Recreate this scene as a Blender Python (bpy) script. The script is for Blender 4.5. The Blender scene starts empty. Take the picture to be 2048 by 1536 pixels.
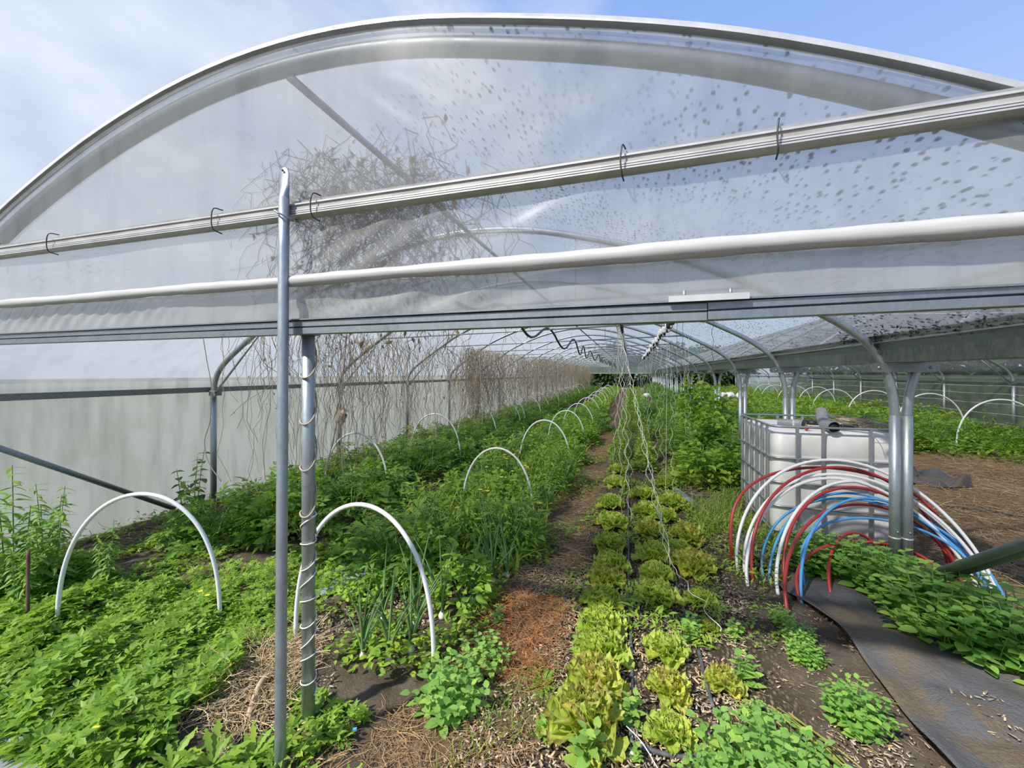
import bpy, math, random
import numpy as np
from mathutils import Vector

random.seed(7); R = np.random.default_rng(7)
SC = bpy.context.scene
COL = SC.collection
PI = math.pi

# ------------------------------------------------------------------ camera, sky, sun, exposure
FPX, VPX, HZY, EYE = 810.0, 1262.0, 747.0, 1.6       # 2048 x 1536 frame
YAW = math.atan((VPX - 1024) / FPX)
cam_d = bpy.data.cameras.new('camera'); cam = bpy.data.objects.new('camera', cam_d); COL.objects.link(cam)
cam.location = (0, 0, EYE); cam.rotation_euler = (PI / 2, 0, YAW)
cam_d.sensor_width = 36; cam_d.lens = 36 * FPX / 2048; cam_d.shift_y = -(768 - HZY) / 2048
cam_d.clip_start = .05; cam_d.clip_end = 300
SC.camera = cam
SC.view_settings.view_transform = 'Standard'; SC.view_settings.look = 'None'
SC.view_settings.gamma = 1; SC.view_settings.use_curve_mapping = False
SC.view_settings.exposure = 0.2
SC.cycles.max_bounces = 9; SC.cycles.diffuse_bounces = 4; SC.cycles.glossy_bounces = 2
SC.cycles.transmission_bounces = 6; SC.cycles.transparent_max_bounces = 14
SC.cycles.use_denoising = True; SC.cycles.use_adaptive_sampling = True; SC.cycles.adaptive_threshold = .02
SC.cycles.caustics_reflective = False; SC.cycles.caustics_refractive = False
SC.cycles.sample_clamp_indirect = 6

def build_world():
    w = bpy.data.worlds.new('sky'); SC.world = w; w.use_nodes = True
    nt = w.node_tree; N = nt.nodes; L = nt.links; N.clear()
    out = N.new('ShaderNodeOutputWorld'); bg = N.new('ShaderNodeBackground')
    tc = N.new('ShaderNodeTexCoord'); sep = N.new('ShaderNodeSeparateXYZ'); L.new(tc.outputs['Generated'], sep.inputs[0])
    # blue: paler towards the horizon
    r1 = N.new('ShaderNodeValToRGB'); L.new(sep.outputs['Z'], r1.inputs[0])
    r1.color_ramp.elements[0].color = (.62, .72, .84, 1); r1.color_ramp.elements[0].position = .0
    r1.color_ramp.elements[1].color = (.17, .31, .74, 1); r1.color_ramp.elements[1].position = .9
    e = r1.color_ramp.elements.new(.5); e.color = (.30, .46, .84, 1)
    # clouds: thicker on the western (left) side
    mp = N.new('ShaderNodeMapping'); mp.inputs['Scale'].default_value = (1.5, 1.1, 2.2); mp.inputs['Rotation'].default_value = (0.2, .4, .5)
    L.new(tc.outputs['Generated'], mp.inputs[0])
    nz = N.new('ShaderNodeTexNoise'); nz.inputs['Scale'].default_value = 2.1; nz.inputs['Detail'].default_value = 7; nz.inputs['Roughness'].default_value = .52
    nz.inputs['Distortion'].default_value = .35
    L.new(mp.outputs[0], nz.inputs['Vector'])
    ma = N.new('ShaderNodeMath'); ma.operation = 'MULTIPLY_ADD'; L.new(sep.outputs['X'], ma.inputs[0]); ma.inputs[1].default_value = -.42
    L.new(nz.outputs['Fac'], ma.inputs[2])
    r2 = N.new('ShaderNodeValToRGB'); L.new(ma.outputs[0], r2.inputs[0])
    r2.color_ramp.elements[0].position = .46; r2.color_ramp.elements[1].position = .78
    nz2 = N.new('ShaderNodeTexNoise'); nz2.inputs['Scale'].default_value = 4.5; nz2.inputs['Detail'].default_value = 5; L.new(mp.outputs[0], nz2.inputs['Vector'])
    r3 = N.new('ShaderNodeValToRGB'); L.new(nz2.outputs['Fac'], r3.inputs[0])
    r3.color_ramp.elements[0].position = .3; r3.color_ramp.elements[0].color = (.50, .59, .76, 1)
    r3.color_ramp.elements[1].position = .75; r3.color_ramp.elements[1].color = (.74, .80, .90, 1)
    mx = N.new('ShaderNodeMix'); mx.data_type = 'RGBA'
    L.new(r2.outputs[0], mx.inputs['Factor']); L.new(r1.outputs[0], mx.inputs[6]); L.new(r3.outputs[0], mx.inputs[7])
    L.new(mx.outputs[2], bg.inputs['Color']); bg.inputs['Strength'].default_value = 1.0
    L.new(bg.outputs[0], out.inputs[0])
build_world()
SUN = Vector((-.50, -.70, .90)).normalized()
sd = bpy.data.lights.new('sun', 'SUN'); sd.energy = 4.9; sd.angle = math.radians(2.0); sd.color = (1.0, .955, .88)
so = bpy.data.objects.new('sun', sd); COL.objects.link(so); so.rotation_euler = (-SUN).to_track_quat('-Z', 'Y').to_euler(); so.location = (-5, -6, 12)

# ------------------------------------------------------------------ materials
def new_mat(name):
    m = bpy.data.materials.new(name); m.use_nodes = True
    nt = m.node_tree; nt.nodes.clear()
    out = nt.nodes.new('ShaderNodeOutputMaterial')
    return m, nt, nt.nodes, nt.links, out

def ramp(N, L, src, stops):
    r = N.new('ShaderNodeValToRGB'); L.new(src, r.inputs[0]); el = r.color_ramp.elements
    while len(el) < len(stops): el.new(.5)
    for e, (p, c) in zip(el, stops): e.position = p; e.color = (*c, 1)
    return r.outputs[0]

def noise(N, L, scale, detail=4, rough=.55, vec=None, coord='Object', dist=0):
    n = N.new('ShaderNodeTexNoise'); n.inputs['Scale'].default_value = scale; n.inputs['Detail'].default_value = detail
    n.inputs['Roughness'].default_value = rough; n.inputs['Distortion'].default_value = dist
    if vec is None:
        tc = N.new('ShaderNodeTexCoord'); vec = tc.outputs[coord]
    L.new(vec, n.inputs['Vector'])
    return n.outputs['Fac']

def mapped(N, L, scale, coord='Object', rot=(0, 0, 0)):
    tc = N.new('ShaderNodeTexCoord'); mp = N.new('ShaderNodeMapping'); mp.inputs['Scale'].default_value = scale
    mp.inputs['Rotation'].default_value = rot
    L.new(tc.outputs[coord], mp.inputs[0]); return mp.outputs[0]

def mixc(N, L, fac, a, b):
    mx = N.new('ShaderNodeMix'); mx.data_type = 'RGBA'
    for k, v in ((0, fac), (6, a), (7, b)):
        if isinstance(v, (int, float)): mx.inputs[k].default_value = v
        elif isinstance(v, tuple): mx.inputs[k].default_value = (*v, 1)
        else: L.new(v, mx.inputs[k])
    return mx.outputs[2]

def bump(N, L, h, strength=.3, dist=.01):
    b = N.new('ShaderNodeBump'); b.inputs['Strength'].default_value = strength; b.inputs['Distance'].default_value = dist
    L.new(h, b.inputs['Height']); return b.outputs[0]

def simple(name, c1, c2=None, scale=20, rough=.6, metal=0, bmp=0, stretch=(1, 1, 1), spec=.5):
    m, nt, N, L, out = new_mat(name); p = N.new('ShaderNodeBsdfPrincipled'); L.new(p.outputs[0], out.inputs[0])
    f = noise(N, L, scale, vec=mapped(N, L, stretch))
    if c2 is None: c2 = tuple(min(1, c * 1.2) for c in c1)
    L.new(ramp(N, L, f, [(.3, c1), (.7, c2)]), p.inputs['Base Color'])
    p.inputs['Roughness'].default_value = rough; p.inputs['Metallic'].default_value = metal; p.inputs['Specular IOR Level'].default_value = spec
    if bmp: L.new(bump(N, L, f, bmp), p.inputs['Normal'])
    return m

def galv(name, c1=(.29, .33, .35), c2=(.43, .47, .49), rough=.45):
    m, nt, N, L, out = new_mat(name); p = N.new('ShaderNodeBsdfPrincipled'); L.new(p.outputs[0], out.inputs[0])
    v = N.new('ShaderNodeTexVoronoi'); v.inputs['Scale'].default_value = 90; L.new(mapped(N, L, (1, 1, .5)), v.inputs['Vector'])
    f = noise(N, L, 7, 6)
    L.new(mixc(N, L, f, mixc(N, L, v.outputs['Color'], c1, c2), c2), p.inputs['Base Color'])
    p.inputs['Metallic'].default_value = .75
    L.new(ramp(N, L, f, [(.3, (rough - .08,) * 3), (.7, (rough + .14,) * 3)]), p.inputs['Roughness'])
    return m

def leaf(name, c1, c2, trans=.38, rough=.5, edge=None, tint=(1.25, 1.25, .55)):
    m, nt, N, L, out = new_mat(name)
    g = N.new('ShaderNodeNewGeometry'); oi = N.new('ShaderNodeObjectInfo')
    ad = N.new('ShaderNodeMath'); ad.operation = 'ADD'; L.new(g.outputs['Random Per Island'], ad.inputs[0])
    mu = N.new('ShaderNodeMath'); mu.operation = 'MULTIPLY'; L.new(oi.outputs['Random'], mu.inputs[0]); mu.inputs[1].default_value = .35
    L.new(mu.outputs[0], ad.inputs[1])
    col = ramp(N, L, ad.outputs[0], [(.05, c1), (.85, c2), (1.3, tuple(min(1, c * t) for c, t in zip(c2, (1.25, 1.08, .9))))])
    if edge:
        at = N.new('ShaderNodeAttribute'); at.attribute_name = 'rim'
        nf = noise(N, L, 35, 3)
        ml = N.new('ShaderNodeMath'); ml.operation = 'MULTIPLY'; L.new(at.outputs['Fac'], ml.inputs[0]); L.new(nf, ml.inputs[1])
        fac = ramp(N, L, ml.outputs[0], [(.28, (0, 0, 0)), (.62, (1, 1, 1))])
        col = mixc(N, L, fac, col, edge)
    p = N.new('ShaderNodeBsdfPrincipled'); L.new(col, p.inputs['Base Color']); p.inputs['Roughness'].default_value = rough
    p.inputs['Specular IOR Level'].default_value = .35
    t = N.new('ShaderNodeBsdfTranslucent')
    L.new(mixc(N, L, .5, col, tuple(min(1, c * k * 1.3) for c, k in zip(c2, tint))), t.inputs['Color'])
    mx = N.new('ShaderNodeMixShader'); mx.inputs[0].default_value = trans
    L.new(p.outputs[0], mx.inputs[1]); L.new(t.outputs[0], mx.inputs[2]); L.new(mx.outputs[0], out.inputs[0])
    return m

def film(name, clear=.30, blur=.22, tl=.36, df=.12, tint=(.90, .92, .91), dirt=None, gl=.05, rough=.3, green=None, cl=.96):
    """thin plastic sheet: clear + hazy see-through + scattered light + sheen"""
    m, nt, N, L, out = new_mat(name)
    f = noise(N, L, 1.6, 6, .6)
    streak = noise(N, L, 3.0, 5, .6, vec=mapped(N, L, (2.2, 2.2, .35)))
    col = mixc(N, L, ramp(N, L, streak, [(.45, (0, 0, 0)), (.75, (1, 1, 1))]), tint, tuple(c * .66 for c in tint))
    if green: col = mixc(N, L, ramp(N, L, f, [(.5, (0, 0, 0)), (.72, (.75, .75, .75))]), col, green)
    tr = N.new('ShaderNodeBsdfTransparent'); tr.inputs[0].default_value = (cl, cl, cl, 1)
    rf = N.new('ShaderNodeBsdfRefraction'); rf.inputs['IOR'].default_value = 1.02; rf.inputs['Roughness'].default_value = rough
    rf.inputs['Color'].default_value = (.95, .97, .97, 1)
    ts = N.new('ShaderNodeBsdfTranslucent'); L.new(col, ts.inputs[0])
    dd = N.new('ShaderNodeBsdfDiffuse'); L.new(col, dd.inputs[0])
    gg = N.new('ShaderNodeBsdfGlossy'); gg.inputs['Roughness'].default_value = .17; gg.inputs['Color'].default_value = (.95, .95, .95, 1)
    tot = clear + blur + tl + df + gl; acc = None; run = 0
    for sh, wgt in ((tr, clear), (rf, blur), (ts, tl), (dd, df), (gg, gl)):
        if wgt <= 0: continue
        run += wgt
        if acc is None: acc = sh
        else:
            mx = N.new('ShaderNodeMixShader'); mx.inputs[0].default_value = wgt / run
            L.new(acc.outputs[0], mx.inputs[1]); L.new(sh.outputs[0], mx.inputs[2]); acc = mx
    if dirt:
        # dark specks of dirt and algae, in patches
        v = N.new('ShaderNodeTexVoronoi'); v.inputs['Scale'].default_value = dirt; v.inputs['Randomness'].default_value = 1
        L.new(mapped(N, L, (1, .55, 1)), v.inputs['Vector'])
        dv = N.new('ShaderNodeMath'); dv.operation = 'ADD'; L.new(v.outputs['Distance'], dv.inputs[0])
        mv = N.new('ShaderNodeMath'); mv.operation = 'MULTIPLY'; L.new(noise(N, L, dirt * 1.7, 2), mv.inputs[0]); mv.inputs[1].default_value = .35; L.new(mv.outputs[0], dv.inputs[1])
        sp = ramp(N, L, dv.outputs[0], [(.40, (1, 1, 1)), (.50, (0, 0, 0))])
        sx = N.new('ShaderNodeSeparateXYZ'); tcx = N.new('ShaderNodeTexCoord'); L.new(tcx.outputs['Object'], sx.inputs[0])
        mrx = N.new('ShaderNodeMapRange'); mrx.inputs[1].default_value = -1.9; mrx.inputs[2].default_value = -.6; mrx.inputs[3].default_value = -.22; mrx.inputs[4].default_value = .06; L.new(sx.outputs['X'], mrx.inputs[0])
        adx = N.new('ShaderNodeMath'); adx.operation = 'ADD'; L.new(noise(N, L, 1.3, 4), adx.inputs[0]); L.new(mrx.outputs[0], adx.inputs[1])
        pa = ramp(N, L, adx.outputs[0], [(.36, (.0, .0, .0)), (.58, (1, 1, 1))])
        ml = N.new('ShaderNodeMath'); ml.operation = 'MULTIPLY'; L.new(sp, ml.inputs[0]); L.new(pa, ml.inputs[1])
        m2 = N.new('ShaderNodeMath'); m2.operation = 'MULTIPLY'; L.new(ml.outputs[0], m2.inputs[0]); m2.inputs[1].default_value = .8
        d2 = N.new('ShaderNodeBsdfDiffuse'); d2.inputs[0].default_value = (.10, .105, .10, 1)
        mx = N.new('ShaderNodeMixShader'); L.new(m2.outputs[0], mx.inputs[0]); L.new(acc.outputs[0], mx.inputs[1]); L.new(d2.outputs[0], mx.inputs[2]); acc = mx
    L.new(acc.outputs[0], out.inputs[0])
    return m

M = {}
M['galv'] = galv('galvanised_steel'); M['galv_dark'] = galv('dull_galvanised_steel', (.19, .215, .225), (.29, .32, .335), .48)
M['alu'] = simple('aluminium_profile', (.50, .495, .475), (.66, .655, .64), 9, .42, .3)
M['alu_dirty'] = simple('dirty_profile', (.30, .28, .24), (.52, .50, .47), 6, .6, .1, stretch=(.6, 4, 4))
M['film_roof'] = film('roof_film', .54, .05, .20, .13, (.50, .50, .485), dirt=32, cl=.90)
M['film_gable'] = film('gable_film', .42, .18, .16, .20, (.60, .61, .61), rough=.17, gl=.03)
M['film_milky'] = film('milky_film', .26, .10, .30, .28, (.64, .64, .61), rough=.35)
M['film_wall'] = film('side_film', .05, .07, .52, .26, (.56, .56, .55), rough=.42, green=(.42, .43, .395))
M['film_far'] = film('far_side_film', .12, .24, .44, .16, (.60, .66, .56), rough=.42, green=(.42, .52, .34))
M['roll'] = simple('rolled_white_film', (.46, .45, .43), (.57, .56, .535), 7, .42, 0, .15, (.5, 4, 4))
M['white_tube'] = simple('white_plastic_tube', (.78, .78, .76), (.84, .84, .82), 12, .35)
M['red_tube'] = simple('red_plastic_tube', (.33, .035, .03), (.42, .05, .04), 12, .35)
M['blue_tube'] = simple('blue_plastic_tube', (.07, .30, .62), (.12, .40, .72), 12, .35)
M['black'] = simple('black_plastic', (.012, .012, .013), (.03, .03, .032), 30, .45)
M['hose'] = simple('dusty_drip_hose', (.05, .055, .06), (.17, .18, .19), 14, .6)
M['grey_pvc'] = simple('grey_plastic_pipe', (.23, .24, .25), (.30, .31, .32), 18, .5)
M['red'] = simple('red_plastic', (.62, .04, .03), None, 18, .4)
M['string'] = simple('cream_twine', (.72, .72, .62), (.82, .82, .74), 60, .8)
M['wire'] = simple('dark_wire', (.05, .045, .04), (.11, .10, .09), 30, .5, .5)
M['bottle'] = simple('white_polyethylene', (.80, .79, .75), (.86, .85, .82), 2.5, .42)
M['cage'] = galv('tank_cage_steel', (.33, .35, .36), (.44, .46, .47), .45)
def sheet_material():
    m, nt, N, L, out = new_mat('grey_weed_fabric'); p = N.new('ShaderNodeBsdfPrincipled'); L.new(p.outputs[0], out.inputs[0])
    f = noise(N, L, 5, 6, .65); g = noise(N, L, 2.6, 6, .7); h = noise(N, L, 60, 3, .7)
    col = mixc(N, L, f, (.05, .052, .056), (.15, .15, .155))
    soil = mixc(N, L, h, (.07, .05, .03), (.22, .17, .11))
    L.new(mixc(N, L, ramp(N, L, g, [(.46, (0, 0, 0)), (.56, (.95, .95, .95))]), col, soil), p.inputs['Base Color'])
    p.inputs['Roughness'].default_value = .85; L.new(bump(N, L, mixc(N, L, .5, noise(N, L, 14, 5, .7), h), .9, .03), p.inputs['Normal']); return m
M['sheet'] = sheet_material()
M['sheet_pale'] = simple('faded_weed_fabric', (.20, .215, .23), (.33, .34, .35), 6, .75, 0, .4)
M['dry'] = leaf('dry_vine', (.26, .20, .14), (.56, .48, .38), .12, .8, tint=(1, 1, 1))
M['straw'] = leaf('straw_stalk', (.20, .11, .05), (.54, .39, .21), .1, .8, tint=(1, 1, 1))
M['straw_rust'] = leaf('rusty_straw_stalk', (.24, .09, .03), (.48, .24, .10), .1, .8, tint=(1, 1, 1))
M['straw_pale'] = leaf('pale_straw_stalk', (.30, .22, .12), (.62, .52, .33), .1, .8, tint=(1, 1, 1))
M['chip'] = leaf('wood_chip', (.10, .06, .04), (.58, .47, .34), .05, .85, tint=(1, 1, 1))
M['stem'] = simple('green_stem', (.16, .25, .06), (.24, .34, .10), 20, .6)
M['stick'] = simple('dead_stick', (.36, .24, .13), (.52, .39, .24), 14, .8, 0, .3, (1, 1, .2))
M['twig'] = simple('brown_twig', (.10, .06, .03), (.17, .11, .06), 14, .8)
M['lettuce'] = leaf('lettuce_leaf', (.40, .54, .07), (.60, .70, .15), .40, .42, edge=(.36, .22, .10))
M['lettuce_green'] = leaf('green_lettuce_leaf', (.34, .51, .06), (.53, .67, .12), .40, .42, edge=(.50, .54, .16))
M['sage'] = leaf('grey_green_leaf', (.17, .35, .075), (.31, .52, .12), .34, .5)
M['mint'] = leaf('mint_leaf', (.15, .34, .06), (.29, .51, .11), .36, .45)
M['tomato'] = leaf('tomato_leaf', (.085, .20, .03), (.19, .35, .06), .40, .5)
M['weed'] = leaf('weed_leaf', (.15, .29, .035), (.29, .46, .065), .40, .5)
M['carpet'] = leaf('clover_leaf', (.12, .25, .025), (.26, .43, .05), .40, .48)
M['nettle'] = leaf('pale_nettle_leaf', (.11, .24, .045), (.23, .39, .08), .40, .5)
M['dark_leaf'] = leaf('dark_glossy_leaf', (.035, .10, .02), (.08, .18, .035), .35, .4)
M['onion'] = leaf('onion_leaf', (.12, .25, .09), (.21, .37, .14), .25, .42)
M['grass'] = leaf('grass_blade', (.13, .25, .04), (.29, .42, .09), .4, .5)
M['yellowing'] = leaf('yellowing_leaf', (.24, .30, .06), (.48, .48, .14), .4, .5)
M['hedge'] = leaf('hedge_leaf', (.02, .06, .015), (.06, .13, .03), .3, .5)
M['yellow'] = simple('yellow_petal', (.80, .60, .02), (.88, .72, .05), 30, .5)
M['white_bag'] = simple('white_plastic_bag', (.80, .80, .80), (.90, .90, .90), 8, .5, 0, .3)
M['blue_bit'] = simple('blue_plastic_scrap', (.10, .35, .70), None, 20, .4)

def floor_material():
    m, nt, N, L, out = new_mat('garden_soil'); p = N.new('ShaderNodeBsdfPrincipled'); L.new(p.outputs[0], out.inputs[0])
    tc = N.new('ShaderNodeTexCoord'); obj = tc.outputs['Object']
    big = noise(N, L, .9, 5, .6, obj); mid = noise(N, L, 6, 6, .65, obj); fine = noise(N, L, 70, 5, .7, obj)
    soil = ramp(N, L, mid, [(.3, (.065, .048, .034)), (.55, (.125, .098, .072)), (.8, (.21, .17, .125))])
    v = N.new('ShaderNodeTexVoronoi'); v.inputs['Scale'].default_value = 55; L.new(mapped(N, L, (1, .45, 1), rot=(0, 0, .5)), v.inputs['Vector'])
    chips = ramp(N, L, v.outputs['Distance'], [(.0, (.40, .32, .23)), (.22, (.23, .17, .12)), (.5, (.06, .045, .03))])
    soil = mixc(N, L, ramp(N, L, fine, [(.55, (0, 0, 0)), (.75, (1, 1, 1))]), soil, (.22, .17, .12))
    straw = ramp(N, L, noise(N, L, 24, 5, .7, mapped(N, L, (1, 3, 1), rot=(0, 0, .6))), [(.3, (.075, .05, .03)), (.55, (.19, .125, .07)), (.8, (.38, .28, .17))])
    sep = N.new('ShaderNodeSeparateXYZ'); L.new(obj, sep.inputs[0])
    def band(src, a, b, soft, jit):
        ad = N.new('ShaderNodeMath'); ad.operation = 'MULTIPLY_ADD'; L.new(jit, ad.inputs[0]); ad.inputs[1].default_value = .5; L.new(src, ad.inputs[2])
        off = .25
        mr = N.new('ShaderNodeMapRange'); mr.inputs[1].default_value = a + off - soft; mr.inputs[2].default_value = a + off + soft; L.new(ad.outputs[0], mr.inputs[0])
        m2 = N.new('ShaderNodeMapRange'); m2.inputs[1].default_value = b + off - soft; m2.inputs[2].default_value = b + off + soft; m2.inputs[3].default_value = 1; m2.inputs[4].default_value = 0
        L.new(ad.outputs[0], m2.inputs[0])
        mm = N.new('ShaderNodeMath'); mm.operation = 'MULTIPLY'; L.new(mr.outputs[0], mm.inputs[0]); L.new(m2.outputs[0], mm.inputs[1]); return mm.outputs[0]
    col = soil
    col = mixc(N, L, band(sep.outputs['X'], -.75, .75, .10, big), col, chips)
    col = mixc(N, L, band(sep.outputs['X'], -1.0, -.40, .08, mid), col, straw)
    col = mixc(N, L, band(sep.outputs['X'], 2.3, 7.5, .3, mid), col, mixc(N, L, big, mixc(N, L, .55, straw, (.34, .25, .15)), straw))
    # rough grass outside the tunnels
    o1 = N.new('ShaderNodeMath'); o1.operation = 'LESS_THAN'; L.new(sep.outputs['X'], o1.inputs[0]); o1.inputs[1].default_value = -5.1
    o2 = N.new('ShaderNodeMath'); o2.operation = 'GREATER_THAN'; L.new(sep.outputs['X'], o2.inputs[0]); o2.inputs[1].default_value = 9.05
    o3 = N.new('ShaderNodeMath'); o3.operation = 'GREATER_THAN'; L.new(sep.outputs['Y'], o3.inputs[0]); o3.inputs[1].default_value = 40.4
    o4 = N.new('ShaderNodeMath'); o4.operation = 'MAXIMUM'; L.new(o1.outputs[0], o4.inputs[0]); L.new(o2.outputs[0], o4.inputs[1])
    o5 = N.new('ShaderNodeMath'); o5.operation = 'MAXIMUM'; L.new(o4.outputs[0], o5.inputs[0]); L.new(o3.outputs[0], o5.inputs[1])
    col = mixc(N, L, o5.outputs[0], col, ramp(N, L, mid, [(.3, (.12, .15, .07)), (.7, (.22, .25, .14))]))
    L.new(col, p.inputs['Base Color']); p.inputs['Roughness'].default_value = .9; p.inputs['Specular IOR Level'].default_value = .2
    L.new(bump(N, L, fine, .7, .02), p.inputs['Normal'])
    return m
M['floor'] = floor_material()

# ------------------------------------------------------------------ mesh helpers
class MB:
    def __init__(s): s.V = []; s.F = []; s.n = 0; s.rim = []
    def add(s, V, *Fs, rim=None):
        V = np.asarray(V, float).reshape(-1, 3)
        for F in Fs:
            F = np.asarray(F, np.int64)
            if F.size: s.F.append(F + s.n)
        s.V.append(V); s.n += len(V)
        s.rim.append(np.zeros(len(V)) if rim is None else np.asarray(rim, float))
        return s
    def tube(s, pts, r, n=8, caps=True):
        P = np.asarray(pts, float); K = len(P)
        r = np.broadcast_to(np.asarray(r, float), (K,))
        T = np.gradient(P, axis=0); T /= np.maximum(np.linalg.norm(T, axis=1, keepdims=True), 1e-9)
        ref = np.array([0, 0, 1.]) if abs(T[0, 2]) < .9 else np.array([1., 0, 0])
        nrm = np.cross(T[0], ref); nrm /= np.linalg.norm(nrm); U = [nrm]
        for k in range(1, K):
            u = U[-1] - T[k] * np.dot(U[-1], T[k]); l = np.linalg.norm(u); U.append(u / l if l > 1e-9 else U[-1])
        U = np.array(U); W = np.cross(T, U)
        a = np.arange(n) * 2 * PI / n
        V = P[:, None, :] + r[:, None, None] * (np.cos(a)[None, :, None] * U[:, None, :] + np.sin(a)[None, :, None] * W[:, None, :])
        i = np.arange(K - 1)[:, None] * n; j = np.arange(n)[None, :]; j2 = (j + 1) % n
        F = np.stack([i + j, i + j2, i + n + j2, i + n + j], -1).reshape(-1, 4)
        if caps: s.add(V, F, np.arange(n)[::-1][None, :], (np.arange(n) + (K - 1) * n)[None, :])
        else: s.add(V, F)
        return s
    def box(s, c, d, rz=0, M3=None):
        x, y, z = (np.array(d) / 2)
        V = np.array([[-x, -y, -z], [x, -y, -z], [x, y, -z], [-x, y, -z], [-x, -y, z], [x, -y, z], [x, y, z], [-x, y, z]])
        if rz: cz, sz = math.cos(rz), math.sin(rz); V = V @ np.array([[cz, sz, 0], [-sz, cz, 0], [0, 0, 1]])
        if M3 is not None: V = V @ np.asarray(M3).T
        s.add(V + np.array(c), [[0, 3, 2, 1], [4, 5, 6, 7], [0, 1, 5, 4], [1, 2, 6, 5], [2, 3, 7, 6], [3, 0, 4, 7]]); return s
    def grid(s, P):
        P = np.asarray(P, float); a, b = P.shape[:2]
        i = np.arange(a - 1)[:, None] * b; j = np.arange(b - 1)[None, :]
        s.add(P.reshape(-1, 3), np.stack([i + j, i + j + 1, i + b + j + 1, i + b + j], -1).reshape(-1, 4)); return s
    def extrude(s, prof, p0, p1, closed=True):
        """a profile of (across, up) pairs swept in a straight line from p0 to p1 (horizontal)"""
        p0 = np.array(p0, float); p1 = np.array(p1, float); d = p1 - p0; d /= np.linalg.norm(d)
        sd_ = np.cross(d, [0, 0, 1.]); sd_ /= np.linalg.norm(sd_)
        Q = np.array([sd_ * a + np.array([0, 0, 1.]) * b for a, b in prof]); n = len(Q)
        V = np.concatenate([Q + p0, Q + p1]); k = np.arange(n if closed else n - 1); k2 = (k + 1) % n
        F = np.stack([k, k2, k2 + n, k + n], -1)
        if closed: s.add(V, F, np.arange(n)[::-1][None, :], (np.arange(n) + n)[None, :])
        else: s.add(V, F)
        return s
    def mesh(s, name, mat, smooth=True):
        V = np.concatenate(s.V).astype(np.float32); me = bpy.data.meshes.new(name)
        tot = np.concatenate([np.full(len(F), F.shape[1]) for F in s.F]).astype(np.int32)
        li = np.concatenate([F.ravel() for F in s.F]).astype(np.int32)
        st = np.concatenate([[0], np.cumsum(tot)[:-1]]).astype(np.int32)
        me.vertices.add(len(V)); me.vertices.foreach_set('co', V.ravel())
        me.loops.add(len(li)); me.loops.foreach_set('vertex_index', li)
        me.polygons.add(len(tot)); me.polygons.foreach_set('loop_start', st)
        try: me.polygons.foreach_set('loop_total', tot)
        except Exception: pass
        me.polygons.foreach_set('use_smooth', np.full(len(tot), smooth))
        rim = np.concatenate(s.rim)
        if rim.any():
            a = me.attributes.new('rim', 'FLOAT', 'POINT'); a.data.foreach_set('value', rim.astype(np.float32))
        me.update(calc_edges=True)
        me.materials.append(M[mat] if isinstance(mat, str) else mat)
        return me
    def build(s, name, mat, parent=None, smooth=True):
        o = bpy.data.objects.new(name, s.mesh(name, mat, smooth)); COL.objects.link(o)
        if parent is not None: o.parent = parent
        return o

KIDS = {}
def part(mb, name, mat, parent, smooth=True, label=None):
    o = mb.build(name, mat, parent, smooth); KIDS.setdefault(parent, []).append(o)
    if label: o['label'] = label
    return o
def tag(o, label, cat, group=None, kind=None):
    o['label'] = label; o['category'] = cat
    if group: o['group'] = group
    if kind: o['kind'] = kind
    return o
def thing(name, label, cat, loc=(0, 0, 0), rz=0, group=None):
    o = bpy.data.objects.new(name, None); COL.objects.link(o); o.empty_display_size = .1
    o.location = loc; o.rotation_euler = (0, 0, rz); return tag(o, label, cat, group)
def struct(mb, name, mat, smooth=True):
    o = mb.build(name, mat, None, smooth); o['kind'] = 'structure'; return o
def stuff(mb, name, mat, label, cat, smooth=True):
    return tag(mb.build(name, mat, None, smooth), label, cat, None, 'stuff')
def dup(root, loc, rz=0, sc=1.0, label=None, group=None):
    r = root.copy(); COL.objects.link(r); r.location = loc; r.rotation_euler = (0, 0, rz); r.scale = (sc, sc, sc)
    if label: r['label'] = label
    if group: r['group'] = group
    for ch in KIDS.get(root, []):
        c = ch.copy(); COL.objects.link(c); c.parent = r; KIDS.setdefault(r, []).append(c)
        for g in KIDS.get(ch, []):
            d = g.copy(); COL.objects.link(d); d.parent = c; KIDS.setdefault(c, []).append(d)
    return r
ORD = ('first second third fourth fifth sixth seventh eighth ninth tenth eleventh twelfth thirteenth fourteenth fifteenth sixteenth '
       'seventeenth eighteenth nineteenth twentieth twenty-first twenty-second twenty-third twenty-fourth').split()

def smooth_path(pts, n=8):
    P = np.asarray(pts, float); out = []
    Q = np.vstack([2 * P[0] - P[1], P, 2 * P[-1] - P[-2]])
    for i in range(1, len(Q) - 2):
        for t in np.linspace(0, 1, n, endpoint=False):
            a, b, c, d = Q[i - 1], Q[i], Q[i + 1], Q[i + 2]
            out.append(.5 * (2 * b + (c - a) * t + (2 * a - 5 * b + 4 * c - d) * t * t + (3 * b - a - 3 * c + d) * t ** 3))
    out.append(P[-1]); return np.array(out)

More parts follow.
